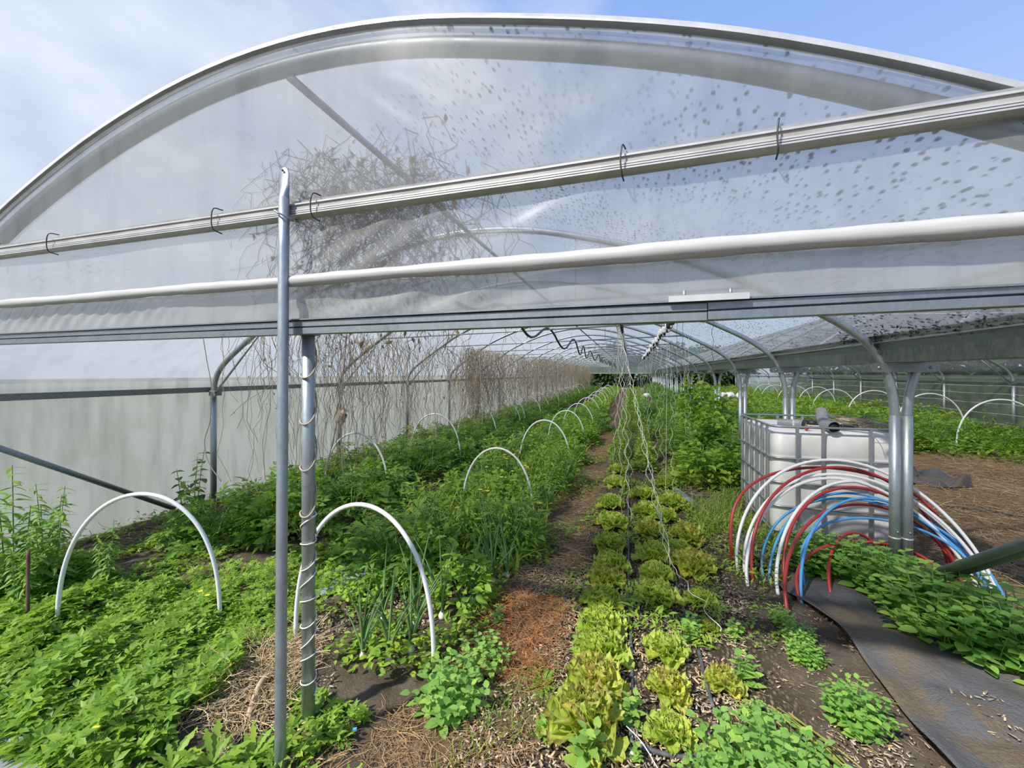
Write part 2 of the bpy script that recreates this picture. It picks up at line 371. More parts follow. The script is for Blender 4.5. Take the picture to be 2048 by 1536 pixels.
# leaf templates: along +X, width along Y, face up +Z, length 1
def leaf_tpl(w, rows=4, shape='oval', fold=.12, droop=.18):
    t = np.linspace(0, 1, rows + 1)
    if shape == 'oval': pr = np.sin(PI * np.clip(t, .0, 1) ** .8) ** .8
    elif shape == 'lance': pr = np.sin(PI * t ** .65)
    elif shape == 'round': pr = np.sqrt(np.clip(1 - (2 * t - 1) ** 2, 0, 1))
    elif shape == 'heart': pr = np.array([.55, 1.0, .92, .55, .0])[:rows + 1] if rows == 4 else np.sin(PI * t)
    pr = np.maximum(pr, .04)
    V = []
    for ti, p in zip(t, pr):
        z = -droop * ti * ti
        V += [[ti, p * w / 2, z + fold * p * w], [ti, 0, z], [ti, -p * w / 2, z + fold * p * w]]
    F = []
    for i in range(rows):
        a = i * 3; F += [[a + 3, a + 4, a + 1, a], [a + 4, a + 5, a + 2, a + 1]]
    return np.array(V), np.array(F)
def join_tpl(items):
    V, F, n = [], [], 0
    for v, f in items: V.append(v); F.append(f + n); n += len(v)
    return np.concatenate(V), np.concatenate(F)
def rot_tpl(tpl, s=1, off=(0, 0, 0), rz=0, ry=0, rx=0):
    v, f = tpl; v = v * s
    cx, sx = math.cos(rx), math.sin(rx); v = v @ np.array([[1, 0, 0], [0, cx, sx], [0, -sx, cx]])
    cy, sy = math.cos(-ry), math.sin(-ry); v = v @ np.array([[cy, 0, -sy], [0, 1, 0], [sy, 0, cy]])
    cz, sz = math.cos(rz), math.sin(rz); v = v @ np.array([[cz, sz, 0], [-sz, cz, 0], [0, 0, 1]])
    return v + np.array(off), f
def scatter(mb, tpl, pos, yaw, pitch, roll, sc):
    v, f = tpl; n = len(pos)
    yaw, pitch, roll, sc = [np.broadcast_to(np.asarray(a, float), (n,)) for a in (yaw, pitch, roll, sc)]
    cy, sy, cp, sp, cr, sr = np.cos(yaw), np.sin(yaw), np.cos(pitch), np.sin(pitch), np.cos(roll), np.sin(roll)
    ex = np.stack([cy * cp, sy * cp, sp], -1)
    left = np.stack([-sy, cy, 0 * cy], -1); up = np.cross(ex, left)
    ey = left * cr[:, None] + up * sr[:, None]; ez = np.cross(ex, ey)
    V = pos[:, None, :] + sc[:, None, None] * (v[None, :, 0, None] * ex[:, None, :] + v[None, :, 1, None] * ey[:, None, :] + v[None, :, 2, None] * ez[:, None, :])
    F = f[None] + (np.arange(n) * len(v))[:, None, None]
    mb.add(V, F.reshape(-1, f.shape[1])); return mb
T_OVAL = leaf_tpl(.55); T_LANCE = leaf_tpl(.26, 4, 'lance', .1, .25); T_ROUND = leaf_tpl(.78, 4, 'round', .06, .12)
T_OVALR = leaf_tpl(.66, 4, 'oval', .08, .16)
T_SMALL = leaf_tpl(.5, 2, 'oval', .15, .12); T_HEART = leaf_tpl(.8, 4, 'heart', .1, .22)
T_SLIM = leaf_tpl(.3, 2, 'lance', .12, .25)
T_PALM = join_tpl([rot_tpl(leaf_tpl(.42, 2, 'oval', .12, .1), s_, rz=a_) for s_, a_ in ((1, 0), (.9, .95), (.9, -.95), (.72, 1.9), (.72, -1.9))])
_l = leaf_tpl(.46, 2, 'oval', .14, .2)
T_PINN = join_tpl([rot_tpl(_l, .42, (.60, 0, -.06), 0)] + [rot_tpl(_l, .34, (x_, 0, -.1 * x_ * x_), a_ * sg) for x_, a_ in ((.56, 1.0), (.34, 1.15)) for sg in (1, -1)]
                  + [rot_tpl(_l, .17, (.46, 0, -.02), 1.3 * sg) for sg in (1, -1)] + [rot_tpl((leaf_tpl(.02, 2, 'lance', 0, .1)), .62)])
T_CHIP = (np.array([[-.5, -.16, 0], [.5, -.1, .02], [.42, .16, .05], [-.45, .14, .03], [-.5, -.16, .08], [.5, -.1, .09], [.42, .16, .12], [-.45, .14, .1]]),
          np.array([[0, 3, 2, 1], [4, 5, 6, 7], [0, 1, 5, 4], [1, 2, 6, 5], [2, 3, 7, 6], [3, 0, 4, 7]]))
_a = np.arange(3) * 2 * PI / 3
def strand_tpl(bend=.1, r=.012):
    xs = np.linspace(0, 1, 4); mb = MB(); mb.tube(np.stack([xs, bend * np.sin(PI * xs), 0 * xs], -1), r, 3, caps=False)
    return np.concatenate(mb.V), np.concatenate(mb.F)
T_STRAND = strand_tpl(); T_STRAND2 = strand_tpl(-.22, .010)
def blade_tpl(): 
    t = np.linspace(0, 1, 5); V = []
    for ti in t: w = .035 * (1 - ti) + .003; V += [[.55 * ti * ti, w, ti * (1 - .25 * ti)], [.55 * ti * ti, -w, ti * (1 - .25 * ti)]]
    F = [[2 * i, 2 * i + 1, 2 * i + 3, 2 * i + 2] for i in range(4)]; return np.array(V), np.array(F)
T_BLADE = blade_tpl()

# ------------------------------------------------------------------ setting: ground
def ground_z(x, y):
    return .012 * np.sin(3.1 * x + 1.3 * y) + .010 * np.sin(1.7 * y - 2.2 * x + .6) + .006 * np.sin(9 * x + 5 * y)
xs = np.concatenate([np.linspace(-60, -6, 12), np.linspace(-5.6, 9.4, 151), np.linspace(10, 60, 12)])
ys = np.concatenate([np.linspace(-12, 0, 8), np.linspace(.3, 6, 77), np.linspace(6.3, 41, 117), np.linspace(44, 90, 10)])
GX, GY = np.meshgrid(xs, ys, indexing='ij')
inside = (GX > -5.7) & (GX < 9.5) & (GY < 41.5) & (GY > .2)
GZ = np.where(inside, ground_z(GX, GY) + .012 * R.standard_normal(GX.shape) * (GY < 8), 0)
struct(MB().grid(np.stack([GX, GY, GZ], -1)), 'floor', 'floor')

# ------------------------------------------------------------------ setting: tunnel frame geometry
GATE = 1.52; STEP = 2.28; NB = 17; YEND = GATE + STEP * NB; CX = -1.53
ARCH = [(-5.0, 1.30), (-4.975, 1.50), (-4.87, 1.68), (-4.62, 1.88), (-4.2, 2.16), (-3.75, 2.44), (-3.25, 2.66), (-2.7, 2.85), (-2.1, 2.985), (-1.53, 3.03),
        (-.95, 2.985), (-.36, 2.85), (.2, 2.68), (.66, 2.49), (1.08, 2.28), (1.42, 2.10), (1.66, 1.935), (1.80, 1.79), (1.87, 1.65), (1.92, 1.46), (1.937, 1.28)]
AP = smooth_path([(x, 0, z) for x, z in ARCH], 4)
MX = 1.975                                              # the two bays mirror each other about the gutter line
def mir(P): Q = P.copy(); Q[:, 0] = 2 * MX - Q[:, 0]; return Q
def arch_z(x, up=0.0):
    P = AP[(AP[:, 0] > -5.01)]; k = np.argmax(P[:, 0] > 1.8)
    T = np.gradient(P, axis=0); Nn = np.stack([-T[:, 2], 0 * T[:, 0], T[:, 0]], -1); Nn /= np.linalg.norm(Nn, axis=1, keepdims=True)
    Q = P + Nn * up
    return np.interp(x, Q[:, 0], Q[:, 2])
def roof_path(up):
    P = AP[(AP[:, 2] > 1.47)]
    T = np.gradient(P, axis=0); Nn = np.stack([-T[:, 2], 0 * T[:, 0], T[:, 0]], -1); Nn /= np.linalg.norm(Nn, axis=1, keepdims=True)
    Q = P + Nn * up
    return Q[: np.argmax(Q[:, 0] > 1.845)]
def roof_mesh(flip=False):
    Q = roof_path(.042)
    if flip: Q = mir(Q)
    yy = np.linspace(GATE - .06, YEND + .05, 171)
    P = np.repeat(Q[:, None, :], len(yy), 1)
    ph = (yy - GATE) / STEP
    sag = np.abs(np.sin(PI * ph)) * .018
    P[:, :, 1] = yy[None, :]; P[:, :, 2] -= sag[None, :] * np.clip((Q[:, 2] - 1.5) / .4, 0, 1)[:, None]
    return MB().grid(P)
struct(roof_mesh(), 'ceiling', 'film_roof')
struct(roof_mesh(True), 'ceiling', 'film_roof')
def side_wall(x, name, mat):
    yy = np.linspace(GATE - .05, YEND, 240); zz = np.linspace(.02, 1.55, 16)
    Y, Z = np.meshgrid(yy, zz, indexing='ij')
    X = x + .010 * np.sin(2.7 * Y + 2 * Z) * np.sin(PI * np.minimum(Z, 1.4) / 1.4) + .004 * np.sin(11 * Y + 6 * Z)
    struct(MB().grid(np.stack([X, Y, Z], -1)), name, mat)
side_wall(-5.055, 'wall_left', 'film_wall')
side_wall(2 * MX + 5.055, 'wall_right', 'film_far')

# front gable film, and the curtain below the clamp rail
def wrinkle(X, Z):
    d = np.exp(-((X + 1.02) ** 2) / .07) * np.clip((2.85 - Z) / .4, 0, 1)
    w = .006 * d * np.sin(34 * (Z + .80 * X)) * np.sin(3.1 * X + 5 * Z)
    d2 = np.exp(-((X - .1) ** 2) / .3)
    w += .005 * d2 * np.sin(30 * (Z - .55 * X) + 1) * np.clip((2.75 - Z) / .35, 0, 1)
    w += .0035 * np.sin(4.1 * X + 2.3 * Z) * np.sin(7.7 * Z - 2.1 * X)
    d3 = np.exp(-((X + 2.05) ** 2) / .02 - ((Z - 2.72) ** 2) / .003)
    return w + .012 * d3
uu = np.linspace(-5.03, 1.90, 420)
top = arch_z(uu, .050); tt = np.linspace(0, 1, 90)
Z = 2.31 + (np.maximum(top, 2.312)[:, None] - 2.31) * tt[None, :]
keep = np.where(top > 2.33)[0]; a0, a1 = keep[0], keep[-1]
X = np.repeat(uu[:, None], 90, 1)
struct(MB().grid(np.stack([X, GATE - .045 + wrinkle(X, Z), Z], -1)[a0:a1 + 1]), 'wall_front', 'film_gable')
Z2 = 1.83 + (np.maximum(top, 1.84)[:, None] - 1.83) * tt[None, :]
struct(MB().grid(np.stack([2 * MX - X, GATE - .03 + .5 * wrinkle(X, Z2), Z2], -1)[::3]), 'wall_front', 'film_gable')
cur = thing('film_curtain', 'clear crinkled film curtain hanging from the clamp rail to the steel track', 'curtain', (0, GATE - .05, 0))
zz = np.linspace(1.80, 2.325, 60); xx = np.linspace(-5.0, 1.9, 420)
X, Z = np.meshgrid(xx, zz, indexing='ij')
def wr2(X, Z):
    w = .009 * np.exp(-((X + 1.15) ** 2) / .12) * np.sin(48 * (Z - .62 * X) + np.sin(6 * X)) * np.clip((Z - 1.8) * 5, 0, 1)
    w += .008 * np.exp(-((X + .35) ** 2) / .2) * np.sin(26 * (Z - .40 * X) + 2) + .004 * np.sin(3.7 * X) * np.sin(9 * Z)
    w += .006 * np.clip((-2.2 - X), 0, 1) * np.sin(38 * (Z - .8 * X)) * np.clip((2.1 - Z) * 4, 0, 1)
    return w
part(MB().grid(np.stack([X, wr2(X, Z), np.minimum(Z, arch_z(X, .0))], -1)), 'film_sheet', 'film_gable', cur)
zz = np.linspace(1.80, 1.985, 30); X, Z = np.meshgrid(xx, zz, indexing='ij')
fl = .0045 * np.sin(62 * (X - 1.0 * Z) + 1.5 * np.sin(3 * X)) / (1 + np.exp((X + 2.3) * 5)) + .007 * np.sin(48 * (Z - .30 * X) + np.sin(5 * X)) * np.exp(-((X + .85) ** 2) / .35) + .003 * np.sin(7 * X + 30 * Z)
fl = fl * np.clip((Z - 1.79) * 9, 0, 1)
part(MB().grid(np.stack([X, -.022 + fl, Z], -1)), 'lower_flap', 'film_milky', cur, label='milky doubled film below the white roll')
struct(MB().grid(np.stack([np.repeat(uu[:, None], 8, 1), np.full((len(uu), 8), YEND + .04),
       1.62 + (np.maximum(arch_z(uu, .04), 1.64)[:, None] - 1.62) * np.linspace(0, 1, 8)[None, :]], -1)), 'wall_back', 'film_far')

# roll, clamp rail, door track
rx = np.linspace(-4.98, 1.88, 150)
roll = np.stack([rx, 0 * rx, 2.0 + .0015 * np.sin(5 * rx)], -1)
rt = thing('rolled_film_tube', 'long white roll of plastic film across the gable above the track', 'film roll', (0, GATE - .105, 0))
part(MB().tube(roll, .024 + .006 / (1 + np.exp(-(rx + .6) * 8)) + .0015 * np.sin(9 * rx) + .001 * np.sin(31 * rx), 14), 'roll', 'roll', rt)
part(MB().tube([(-5.02, 0, 2.0), (-4.94, 0, 2.0)], .018, 10), 'tube_end', 'galv', rt)
cr = thing('clamp_rail', 'grimy aluminium film clamp rail slanting across the gable film', 'rail', (0, GATE, 0))
zt = lambda x: 2.315 + .012 * max(0, x + .5) ** 1.3
def railpiece(y0, y1, z0, z1, xa, xb, n=12):
    b = MB()
    for k in range(n):
        x0 = xa + (xb - xa) * k / n; x1 = xa + (xb - xa) * (k + 1) / n
        q = lambda x, yy_, zz_: (x, yy_, zt(x) + zz_)
        b.add([q(x0, y0, z0), q(x1, y0, z0), q(x1, y1, z0), q(x0, y1, z0), q(x0, y0, z1), q(x1, y0, z1), q(x1, y1, z1), q(x0, y1, z1)],
              [[0, 3, 2, 1], [4, 5, 6, 7], [0, 1, 5, 4], [1, 2, 6, 5], [2, 3, 7, 6], [3, 0, 4, 7]])
    return b
part(railpiece(-.090, -.035, -.004, .026, -4.95, 1.22), 'upper_profile', 'alu_dirty', cr, False)
part(railpiece(-.096, -.088, .018, .025, -4.95, 1.22), 'upper_lip', 'alu', cr, False)
part(railpiece(-.075, -.03, .028, .044, -4.95, 1.22), 'film_edge', 'film_milky', cr, False)
for zz0 in (-.024, -.0155, -.0075): part(railpiece(-.094, -.035, zz0, zz0 + .0055, -4.95, 1.22), 'lower_profile', 'alu', cr, False)
for x in (-3.60, -3.06, -1.86, -1.30, -.03, .43, 1.02):
    z = zt(x)
    part(MB().tube(smooth_path([(x + .012, -.07, z + .055), (x + .002, -.108, z + .05), (x - .004, -.114, z), (x, -.108, z - .045), (x + .006, -.07, z - .055)], 5), .0028, 6), 'wire_tie', 'wire', cr)
tr = thing('door_track', 'galvanised steel door track running level across the front opening', 'track', (0, GATE - .05, 0))
prof = [(-.030, -.028), (.022, -.028), (.022, -.003), (.012, .001), (.022, .005), (.022, .026), (-.030, .026)]
prof = [(a, b) for a, b in prof]
part(MB().extrude(prof, (-5.02, -.02, 1.80), (.235, -.02, 1.80)), 'track_section', 'galv_dark', tr, False)
part(MB().extrude(prof, (.238, -.02, 1.802), (1.9, -.02, 1.822)), 'track_section', 'galv_dark', tr, False)
part(MB().extrude([(-.045, .026), (.03, .026), (.03, .032), (-.045, .032)], (-5.02, -.02, 1.80), (1.9, -.02, 1.81)), 'top_flange', 'galv_dark', tr, False)
jp = MB().box((.235, -.057, 1.842), (.235, .008, .020)); jo = part(jp, 'splice_plate', 'alu', tr, False, 'pale splice plate over the joint')
for x in (.165, .30): part(MB().tube([(x, -.055, 1.842), (x, -.055, 1.868)], .0055, 8), 'bolt', 'galv', jo)

# front pole and gable post
fp = thing('front_pole', 'leaning galvanised pole with flattened top, foremost before the gable', 'pole', (-1.354, 1.30, 0))
pa = np.array([0, 0, -.05]); pb = np.array([-.088, .105, 2.36])
pts = [pa + (pb - pa) * t for t in np.linspace(0, 1, 12)]
part(MB().tube(pts, .0215, 18), 'tube', 'galv', fp)
tb = MB(); K = []
for t, hw, th in ((0, .0215, .0215), (.22, .024, .014), (.42, .0295, .007), (.80, .029, .006), (.95, .021, .005), (1.0, .010, .004)):
    c_ = pb + (pb - pa) / np.linalg.norm(pb - pa) * t * .135
    K.append([c_ + np.array([math.cos(a) * hw, math.sin(a) * th, 0]) for a in np.arange(14) * 2 * PI / 14])
tb.grid(np.array([k + [k[0]] for k in K])); tb.add(np.array(K[-1]), np.arange(14)[None, :])
tip = part(tb, 'flattened_tip', 'galv_dark', fp)
part(MB().tube([(pb[0] - .002, pb[1] - .008, pb[2] + .118), (pb[0] - .002, pb[1] - .004, pb[2] + .118)], .0045, 10), 'bolt_hole', 'black', tip)
rg = [(-.086 + .036 * math.cos(a), .10 + .055 * math.sin(a) + .018, 2.285 - .02 * math.cos(a)) for a in np.linspace(0, 2 * PI, 26)]
tag(MB().tube(np.array(rg) + np.array([-1.354, 1.30, 0]), .004, 6).build('wire_loop', 'galv'), 'loop of thick wire lashing the leaning pole to the clamp rail', 'wire')
gp = thing('gable_post', 'straight galvanised gable post just right of the leaning pole', 'post', (-1.43, GATE + .01, 0))
part(MB().tube([(0, 0, -.02), (0, 0, 1.2), (0, 0, 1.84)], .0285, 20), 'tube', 'galv', gp)
part(MB().box((0, 0, 1.80), (.075, .062, .05)), 'clamp', 'galv_dark', gp, False)
th = np.linspace(0, 2 * PI * 9.5, 300); zz = .12 + (th / th[-1]) * .85
hel = np.stack([-1.43 + .0325 * np.cos(th), GATE + .01 + .0325 * np.sin(th), zz + .02 * np.sin(.7 * th)], -1)
tag(MB().tube(hel, .0032, 5).build('wound_twine', 'string'), 'pale twine wound in a spiral round the lower gable post', 'twine')
th = np.linspace(0, 2 * PI * 4.5, 200); zz = .85 + (th / th[-1]) * .95
hel = np.stack([-1.43 + .034 * np.cos(th + 1), GATE + .01 + .034 * np.sin(th + 1), zz + .05 * np.sin(th)], -1)
tag(MB().tube(hel, .0042, 5).build('dry_vine', 'dry'), 'dead brown stem twisted round the upper gable post', 'dead stem')

# arches
def half_paths():
    leg_l = [(-5.0, 0, -.02), (-5.0, 0, 1.30)]; leg_r = [(1.937, 0, -.02), (1.937, 0, 1.28)]
    return leg_l, leg_r
def make_arch(name, label, flip, gable=False):
    t = thing(name, label, 'arch', (0, 0, 0))
    f = (lambda P: mir(np.asarray(P, float))) if flip else (lambda P: np.asarray(P, float))
    part(MB().tube(f(AP), .037 if gable else .031, 12, False), 'hoop', 'galv_dark' if gable else 'galv', t)
    ll, lr = half_paths()
    part(MB().tube(f(ll), .034, 12), 'leg', 'galv', t); lg = part(MB().tube(f(lr), .034, 12), 'leg', 'galv', t)
    part(MB().tube(f([(1.937, 0, .34), (1.937, 0, .352)]), .0365, 12), 'joint_ring', 'alu', lg)
    part(MB().tube(f([(1.937, -.034, .40), (1.937, -.042, .40)]), .008, 8), 'bolt', 'galv', lg)
    if not gable:
        tie = part(MB().tube(f([(-4.12, 0, 2.20), (.97, 0, 2.325)]), .0125, 8), 'tie_bar', 'galv', t)
        part(MB().tube(f([(-4.93, -.03, 1.36), (-4.22, -.03, 2.08)]), .0125, 8), 'brace', 'galv', t)
        part(MB().box(f([(-4.97, 0, 1.37)])[0], (.10, .09, .09)), 'clamp', 'galv_dark', t, False)
        for x in (-4.10, .95): part(MB().box(f([(x, 0, 2.21 if x < 0 else 2.325)])[0], (.06, .03, .05)), 'tie_clamp', 'galv_dark', tie, False)
        for x in (-2.6, -1.5, -.5):
            part(MB().tube(f([(x, 0, 2.22 + (x + 4.12) * .0245), (x, 0, float(arch_z(np.array([x]))[0]) - .03)]), .004, 5), 'hanger', 'galv', tie)
    if not flip and not gable:
        bk = MB(); n = 20
        ring = [(1.80 + .035 * math.cos(a), .035 * math.sin(a)) for a in np.linspace(PI / 2, 1.5 * PI, n)] + [(2.15 + .035 * math.cos(a), .035 * math.sin(a)) for a in np.linspace(-PI / 2, PI / 2, n)]
        for y0, y1 in ((-.046, -.038), (.038, .046)):
            V = [(x, y0, 1.645 + z) for x, z in ring] + [(x, y1, 1.645 + z) for x, z in ring]; m = len(ring); k = np.arange(m); k2 = (k + 1) % m
            bk.add(V, np.stack([k, k2, k2 + m, k + m], -1), k[::-1][None, :], (k + m)[None, :])
        b_ = part(bk, 'bracket_plate', 'galv_dark', t, False)
        for x in (1.815, 2.135): part(MB().tube([(x, -.055, 1.645), (x, .055, 1.645)], .011, 8), 'bracket_bolt', 'galv', b_)
    return t
a0_ = make_arch('gable_arch', 'steel gable arch at the very front, behind the speckled film', False, True); a0_.location = (0, GATE, 0)
ag_ = make_arch('gable_arch', 'steel gable arch at the very front of the right-hand bay', True, True); ag_.location = (0, GATE, 0)
ch = MB()
P = roof_path(.066)
for k in range(1):
    Q0 = P + np.array([0, -.060, 0]); Q1 = P + np.array([0, -.02, 0]); P2 = roof_path(.084); Q2 = P2 + np.array([0, -.02, 0]); Q3 = P2 + np.array([0, -.060, 0])
    n_ = min(len(Q0), len(Q2)); ch.grid(np.stack([Q0[:n_], Q1[:n_], Q2[:n_], Q3[:n_], Q0[:n_]], 1))
part(ch, 'film_channel', 'alu', a0_, True, 'pale clip channel along the outer edge of the arch')
am = make_arch('tunnel_arch', 'galvanised arch with tie bar over the main bay, first behind the gable', False)
am.location = (0, GATE + STEP, 0)
for k in range(2, NB + 1):
    dup(am, (0, GATE + STEP * k, 0), 0, 1, f'galvanised arch with tie bar over the main bay, {ORD[k-1]} behind the gable', 'main bay arches')
am['group'] = 'main bay arches'
an = make_arch('tunnel_arch', 'galvanised arch over the right-hand bay, sharing the first bracket behind the gable', True)
an.location = (0, GATE + STEP, 0); an['group'] = 'right bay arches'
for k in range(2, NB + 1):
    dup(an, (0, GATE + STEP * k, 0), 0, 1, f'galvanised arch over the right-hand bay, sharing the {ORD[k-1]} bracket behind the gable', 'right bay arches')
rp = MB().tube([(-1.53, GATE, 2.985), (-1.53, YEND, 2.985)], .02, 10)
tag(rp.build('ridge_tube', 'galv'), 'ridge tube running the length of the main bay under the roof film', 'tube')
rail = MB().extrude([(-.018, -.03), (.018, -.03), (.018, .03), (-.018, .03)], (-5.03, GATE - .03, 1.40), (-5.03, YEND, 1.40))
tag(rail.build('side_rail', 'galv_dark', None, False), 'dark steel film rail along the top of the left side wall', 'rail')
rail = MB().extrude([(-.018, -.03), (.018, -.03), (.018, .03), (-.018, .03)], (8.98, GATE - .03, 1.40), (8.98, YEND, 1.40))
tag(rail.build('side_rail', 'galv_dark', None, False), 'steel film rail along the top of the far right wall', 'rail')
tag(MB().tube([(-4.93, 1.60, 1.26), (-4.93, 3.30, .08)], .024, 12).build('diagonal_brace', 'galv_dark'), 'grey diagonal brace tube leaning down along the left wall', 'brace')
for dx, lb in ((0, 'upper of two dark diagonal brace tubes right of the columns'), (.075, 'lower of two dark diagonal brace tubes right of the columns')):
    tag(MB().tube([(1.93 + dx, 3.62, .09), (1.93 + dx, 1.65, 1.50)], .026, 12).build('diagonal_brace', 'galv_dark'), lb, 'brace')
gpf = [(-.165, .205), (-.14, .10), (-.115, .01), (.115, .01), (.14, .10), (.165, .205), (.19, .205), (.19, .20), (.172, .20), (.146, .10), (.118, .0), (-.118, .0), (-.146, .10), (-.172, .20), (-.20, .20), (-.20, .205)]
gt = thing('gutter', 'long steel valley gutter on brackets between the two bays', 'gutter', (MX, 0, 1.683))
part(MB().extrude(gpf, (0, GATE - .3, 0), (0, YEND + .1, 0)), 'trough', 'galv_dark', gt, False)
for sg in (-1, 1): part(MB().extrude([(-.02, .150), (.004, .145), (.004, .175), (-.02, .18)], (.155 * sg, GATE - .3, 0), (.155 * sg, YEND + .1, 0)), 'film_clip', 'galv', gt, False)
hd = thing('end_rail', 'pale rail along the lower edge of the far gable film', 'rail', (0, YEND, 1.62))
part(MB().box((CX, 0, 0), (6.9, .05, .06)), 'bar', 'alu', hd, False)

gl_ = MB(); n = 500; gy = GATE + .1 + 2.6 * R.uniform(0, 1, n) ** 1.3; gx = 1.795 - abs(R.normal(0, .05, n))
scatter(gl_, T_CHIP, np.stack([gx, gy, np.interp(gx, AP[:, 0], AP[:, 2]) + .045 + .5 * (1.80 - gx) * 0], -1), R.uniform(0, 6, n), R.normal(0, .4, n), R.normal(0, .6, n), R.uniform(.01, .035, n))
stuff(gl_, 'leaf_dirt', 'black', 'black leaf dirt caught on the film along the gutter edge', 'dirt')

# ------------------------------------------------------------------ hanging hose, spools, twine
yy = np.linspace(GATE + STEP * .45, YEND - 4, 420); ph = (yy - GATE) / STEP
tag(MB().tube(np.stack([-1.18 + .05 * np.sin(.9 * yy), yy, 2.175 + .115 * np.cos(2 * PI * ph) + .02 * np.sin(3.1 * yy)], -1), .016, 8).build('sagging_hose', 'black'),
    'black hose draped in waves over the tie bars', 'hose')
for X_, Z_, lb in ((-.13, 2.27, 'thin wire carrying the left line of twine spools'), (.40, 2.20, 'thin wire carrying the right line of twine spools')):
    tag(MB().tube([(X_, GATE + STEP, Z_), (X_, YEND, Z_)], .002, 5).build('support_wire', 'wire'), lb, 'wire')
def make_spool(colour, label, grp):
    t = thing('twine_spool', label, 'spool', (0, 0, 0), 0, grp)
    part(MB().tube([(0, 0, 0), (0, 0, -.03)], .003, 5), 'hook', 'wire', t)
    b = MB(); ring = []
    pr = [(.010, -.028), (.026, -.03), (.030, -.045), (.030, -.085), (.026, -.10), (.010, -.102)]
    part(MB().grid(np.array([[(r * math.cos(a), r * math.sin(a), z) for a in np.linspace(0, 2 * PI, 15)] for r, z in pr])), 'winding', colour, t)
    part(MB().tube([(0, 0, -.095), (0, 0, -.13)], .014, 8), 'core', 'black' if colour != 'black' else 'white_bag', t)
    return t
sw = make_spool('white_bag', 'white twine spool hanging from the right-hand wire above the lettuce bed', 'white twine spools')
sb = make_spool('black', 'black twine spool hanging nearest the front on the right-hand wire', 'black twine spools')
sw.location = (.40, 4.95, 2.20); sb.location = (.40, 4.45, 2.20)
dup(sb, (.40, 4.72, 2.20), 1, 1.1, 'black twine spool hanging second from the front on the right-hand wire')
for k in range(1, 34):
    dup(sw, (.40 + .03 * random.uniform(-1, 1), 4.95 + .29 * k, 2.20), random.random() * 6, random.uniform(.85, 1.2))
for k in range(5):
    dup(sb, (-.13, 4.3 + .30 * k, 2.25), k, 1.25, f'black twine spool on the left-hand wire, {ORD[k]} from the front')
for k in range(14):
    dup(sw, (-.13, 6.2 + .42 * k, 2.27), k, 1, 'white twine spool on the left-hand wire beyond the black ones', 'far white twine spools')
def twine(p0, p1, wav, label, grp, r=.0022, n=60, mat='string', ph=0.0, sag=0):
    p0 = np.array(p0, float); p1 = np.array(p1, float); t = np.linspace(0, 1, n)
    P = p0 + (p1 - p0) * t[:, None]
    L_ = np.linalg.norm(p1 - p0); w = wav * np.clip(t * 3, 0, 1)
    P[:, 0] += w * np.sin(2 * PI * L_ * 4.2 * t + ph) + .6 * w * np.sin(9.7 * t + 2 * ph); P[:, 1] += w * np.cos(2 * PI * L_ * 3.1 * t + 1.7 * ph)
    P[:, 2] -= sag * np.sin(PI * t)
    return tag(MB().tube(P, r, 5).build('twine', mat), label, 'twine', grp)
hang = 'twine hanging over the lettuce bed'
near = [((-.13, 4.3, 2.12), (-.10, 4.35, .12), .012), ((-.13, 4.35, 2.12), (.00, 4.15, .15), .018), ((-.12, 4.4, 2.12), (.31, 3.40, .08), .010), ((-.12, 4.5, 2.12), (.30, 3.42, .08), .014),
        ((-.13, 4.6, 2.12), (.29, 3.45, .08), .022), ((-.14, 4.7, 2.12), (-.33, 7.3, .05), .020), ((-.14, 4.9, 2.12), (-.20, 5.0, .3), .012), ((-.13, 5.2, 2.12), (-.05, 5.2, .2), .020), ((-.13, 5.5, 2.12), (.02, 5.6, .2), .024)]
nl = ['straight cream twine of the left bundle, leftmost strand', 'wavy cream twine beside the leftmost strand of the bundle', 'cream twine slanting to the lettuces, taut strand', 'cream twine slanting to the lettuces, slightly wavy strand',
      'cream twine slanting to the lettuces, most crimped strand', 'crimped cream twine trailing left onto the straw path', 'short cream twine hanging behind the left bundle', 'crimped cream twine hanging behind the bundle, nearer one', 'crimped cream twine hanging behind the bundle, farther one']
for k, ((a, b, w), lb) in enumerate(zip(near, nl)): twine(a, b, w, lb, hang, ph=k * 1.3)
twine((.31, 3.40, .10), (.52, 2.62, .09), .022, 'loose cream twine lying over the lettuces down to the drip hose', hang, ph=1.0)
rt_ = [((.40, 4.95, 2.08), (.38, 4.95, .22), .0, 'straight cream twine hanging from the right spool line'), ((.42, 5.0, 2.08), (.47, 5.0, .25), .018, 'wavy cream twine beside the straight one'),
       ((1.00, 7.9, 2.25), (1.02, 8.05, .05), .022, 'crimped twine hanging alone right of the lettuce rows'), ((.95, 8.0, 2.25), (.96, 8.1, .3), .010, 'fine twine just left of the lone crimped twine'),
       ((.40, 5.9, 2.08), (.42, 6.0, .2), .024, 'crimped cream twine behind the straight right one'), ((.40, 6.9, 2.08), (.40, 6.9, .2), .024, 'crimped cream twine farther back on the right line')]
for k, (a, b, w, lb) in enumerate(rt_): twine(a, b, w, lb, hang, ph=k * 2.1)
for k in range(26):
    X_ = (-.13, .40, .40, 1.0)[k % 4]; Y_ = 7.6 + k * .75
    twine((X_, Y_, 2.08), (X_ + .1 * random.uniform(-1, 1), Y_, .3), .018, 'thin crimped twine hanging far back over the planted rows', 'far hanging twine', .0026, 40, ph=k)
for k, (x, y, z1) in enumerate(((.62, 6.1, .9), (.70, 6.1, .7), (.93, 5.2, .75))):
    twine((x, y, 2.36), (x - .03, y, z1 + .6), .012, f'dark loose wire hanging from the roof, {ORD[k]} from the left', 'dark hanging wires', .0025, 40, 'wire', k * 2)
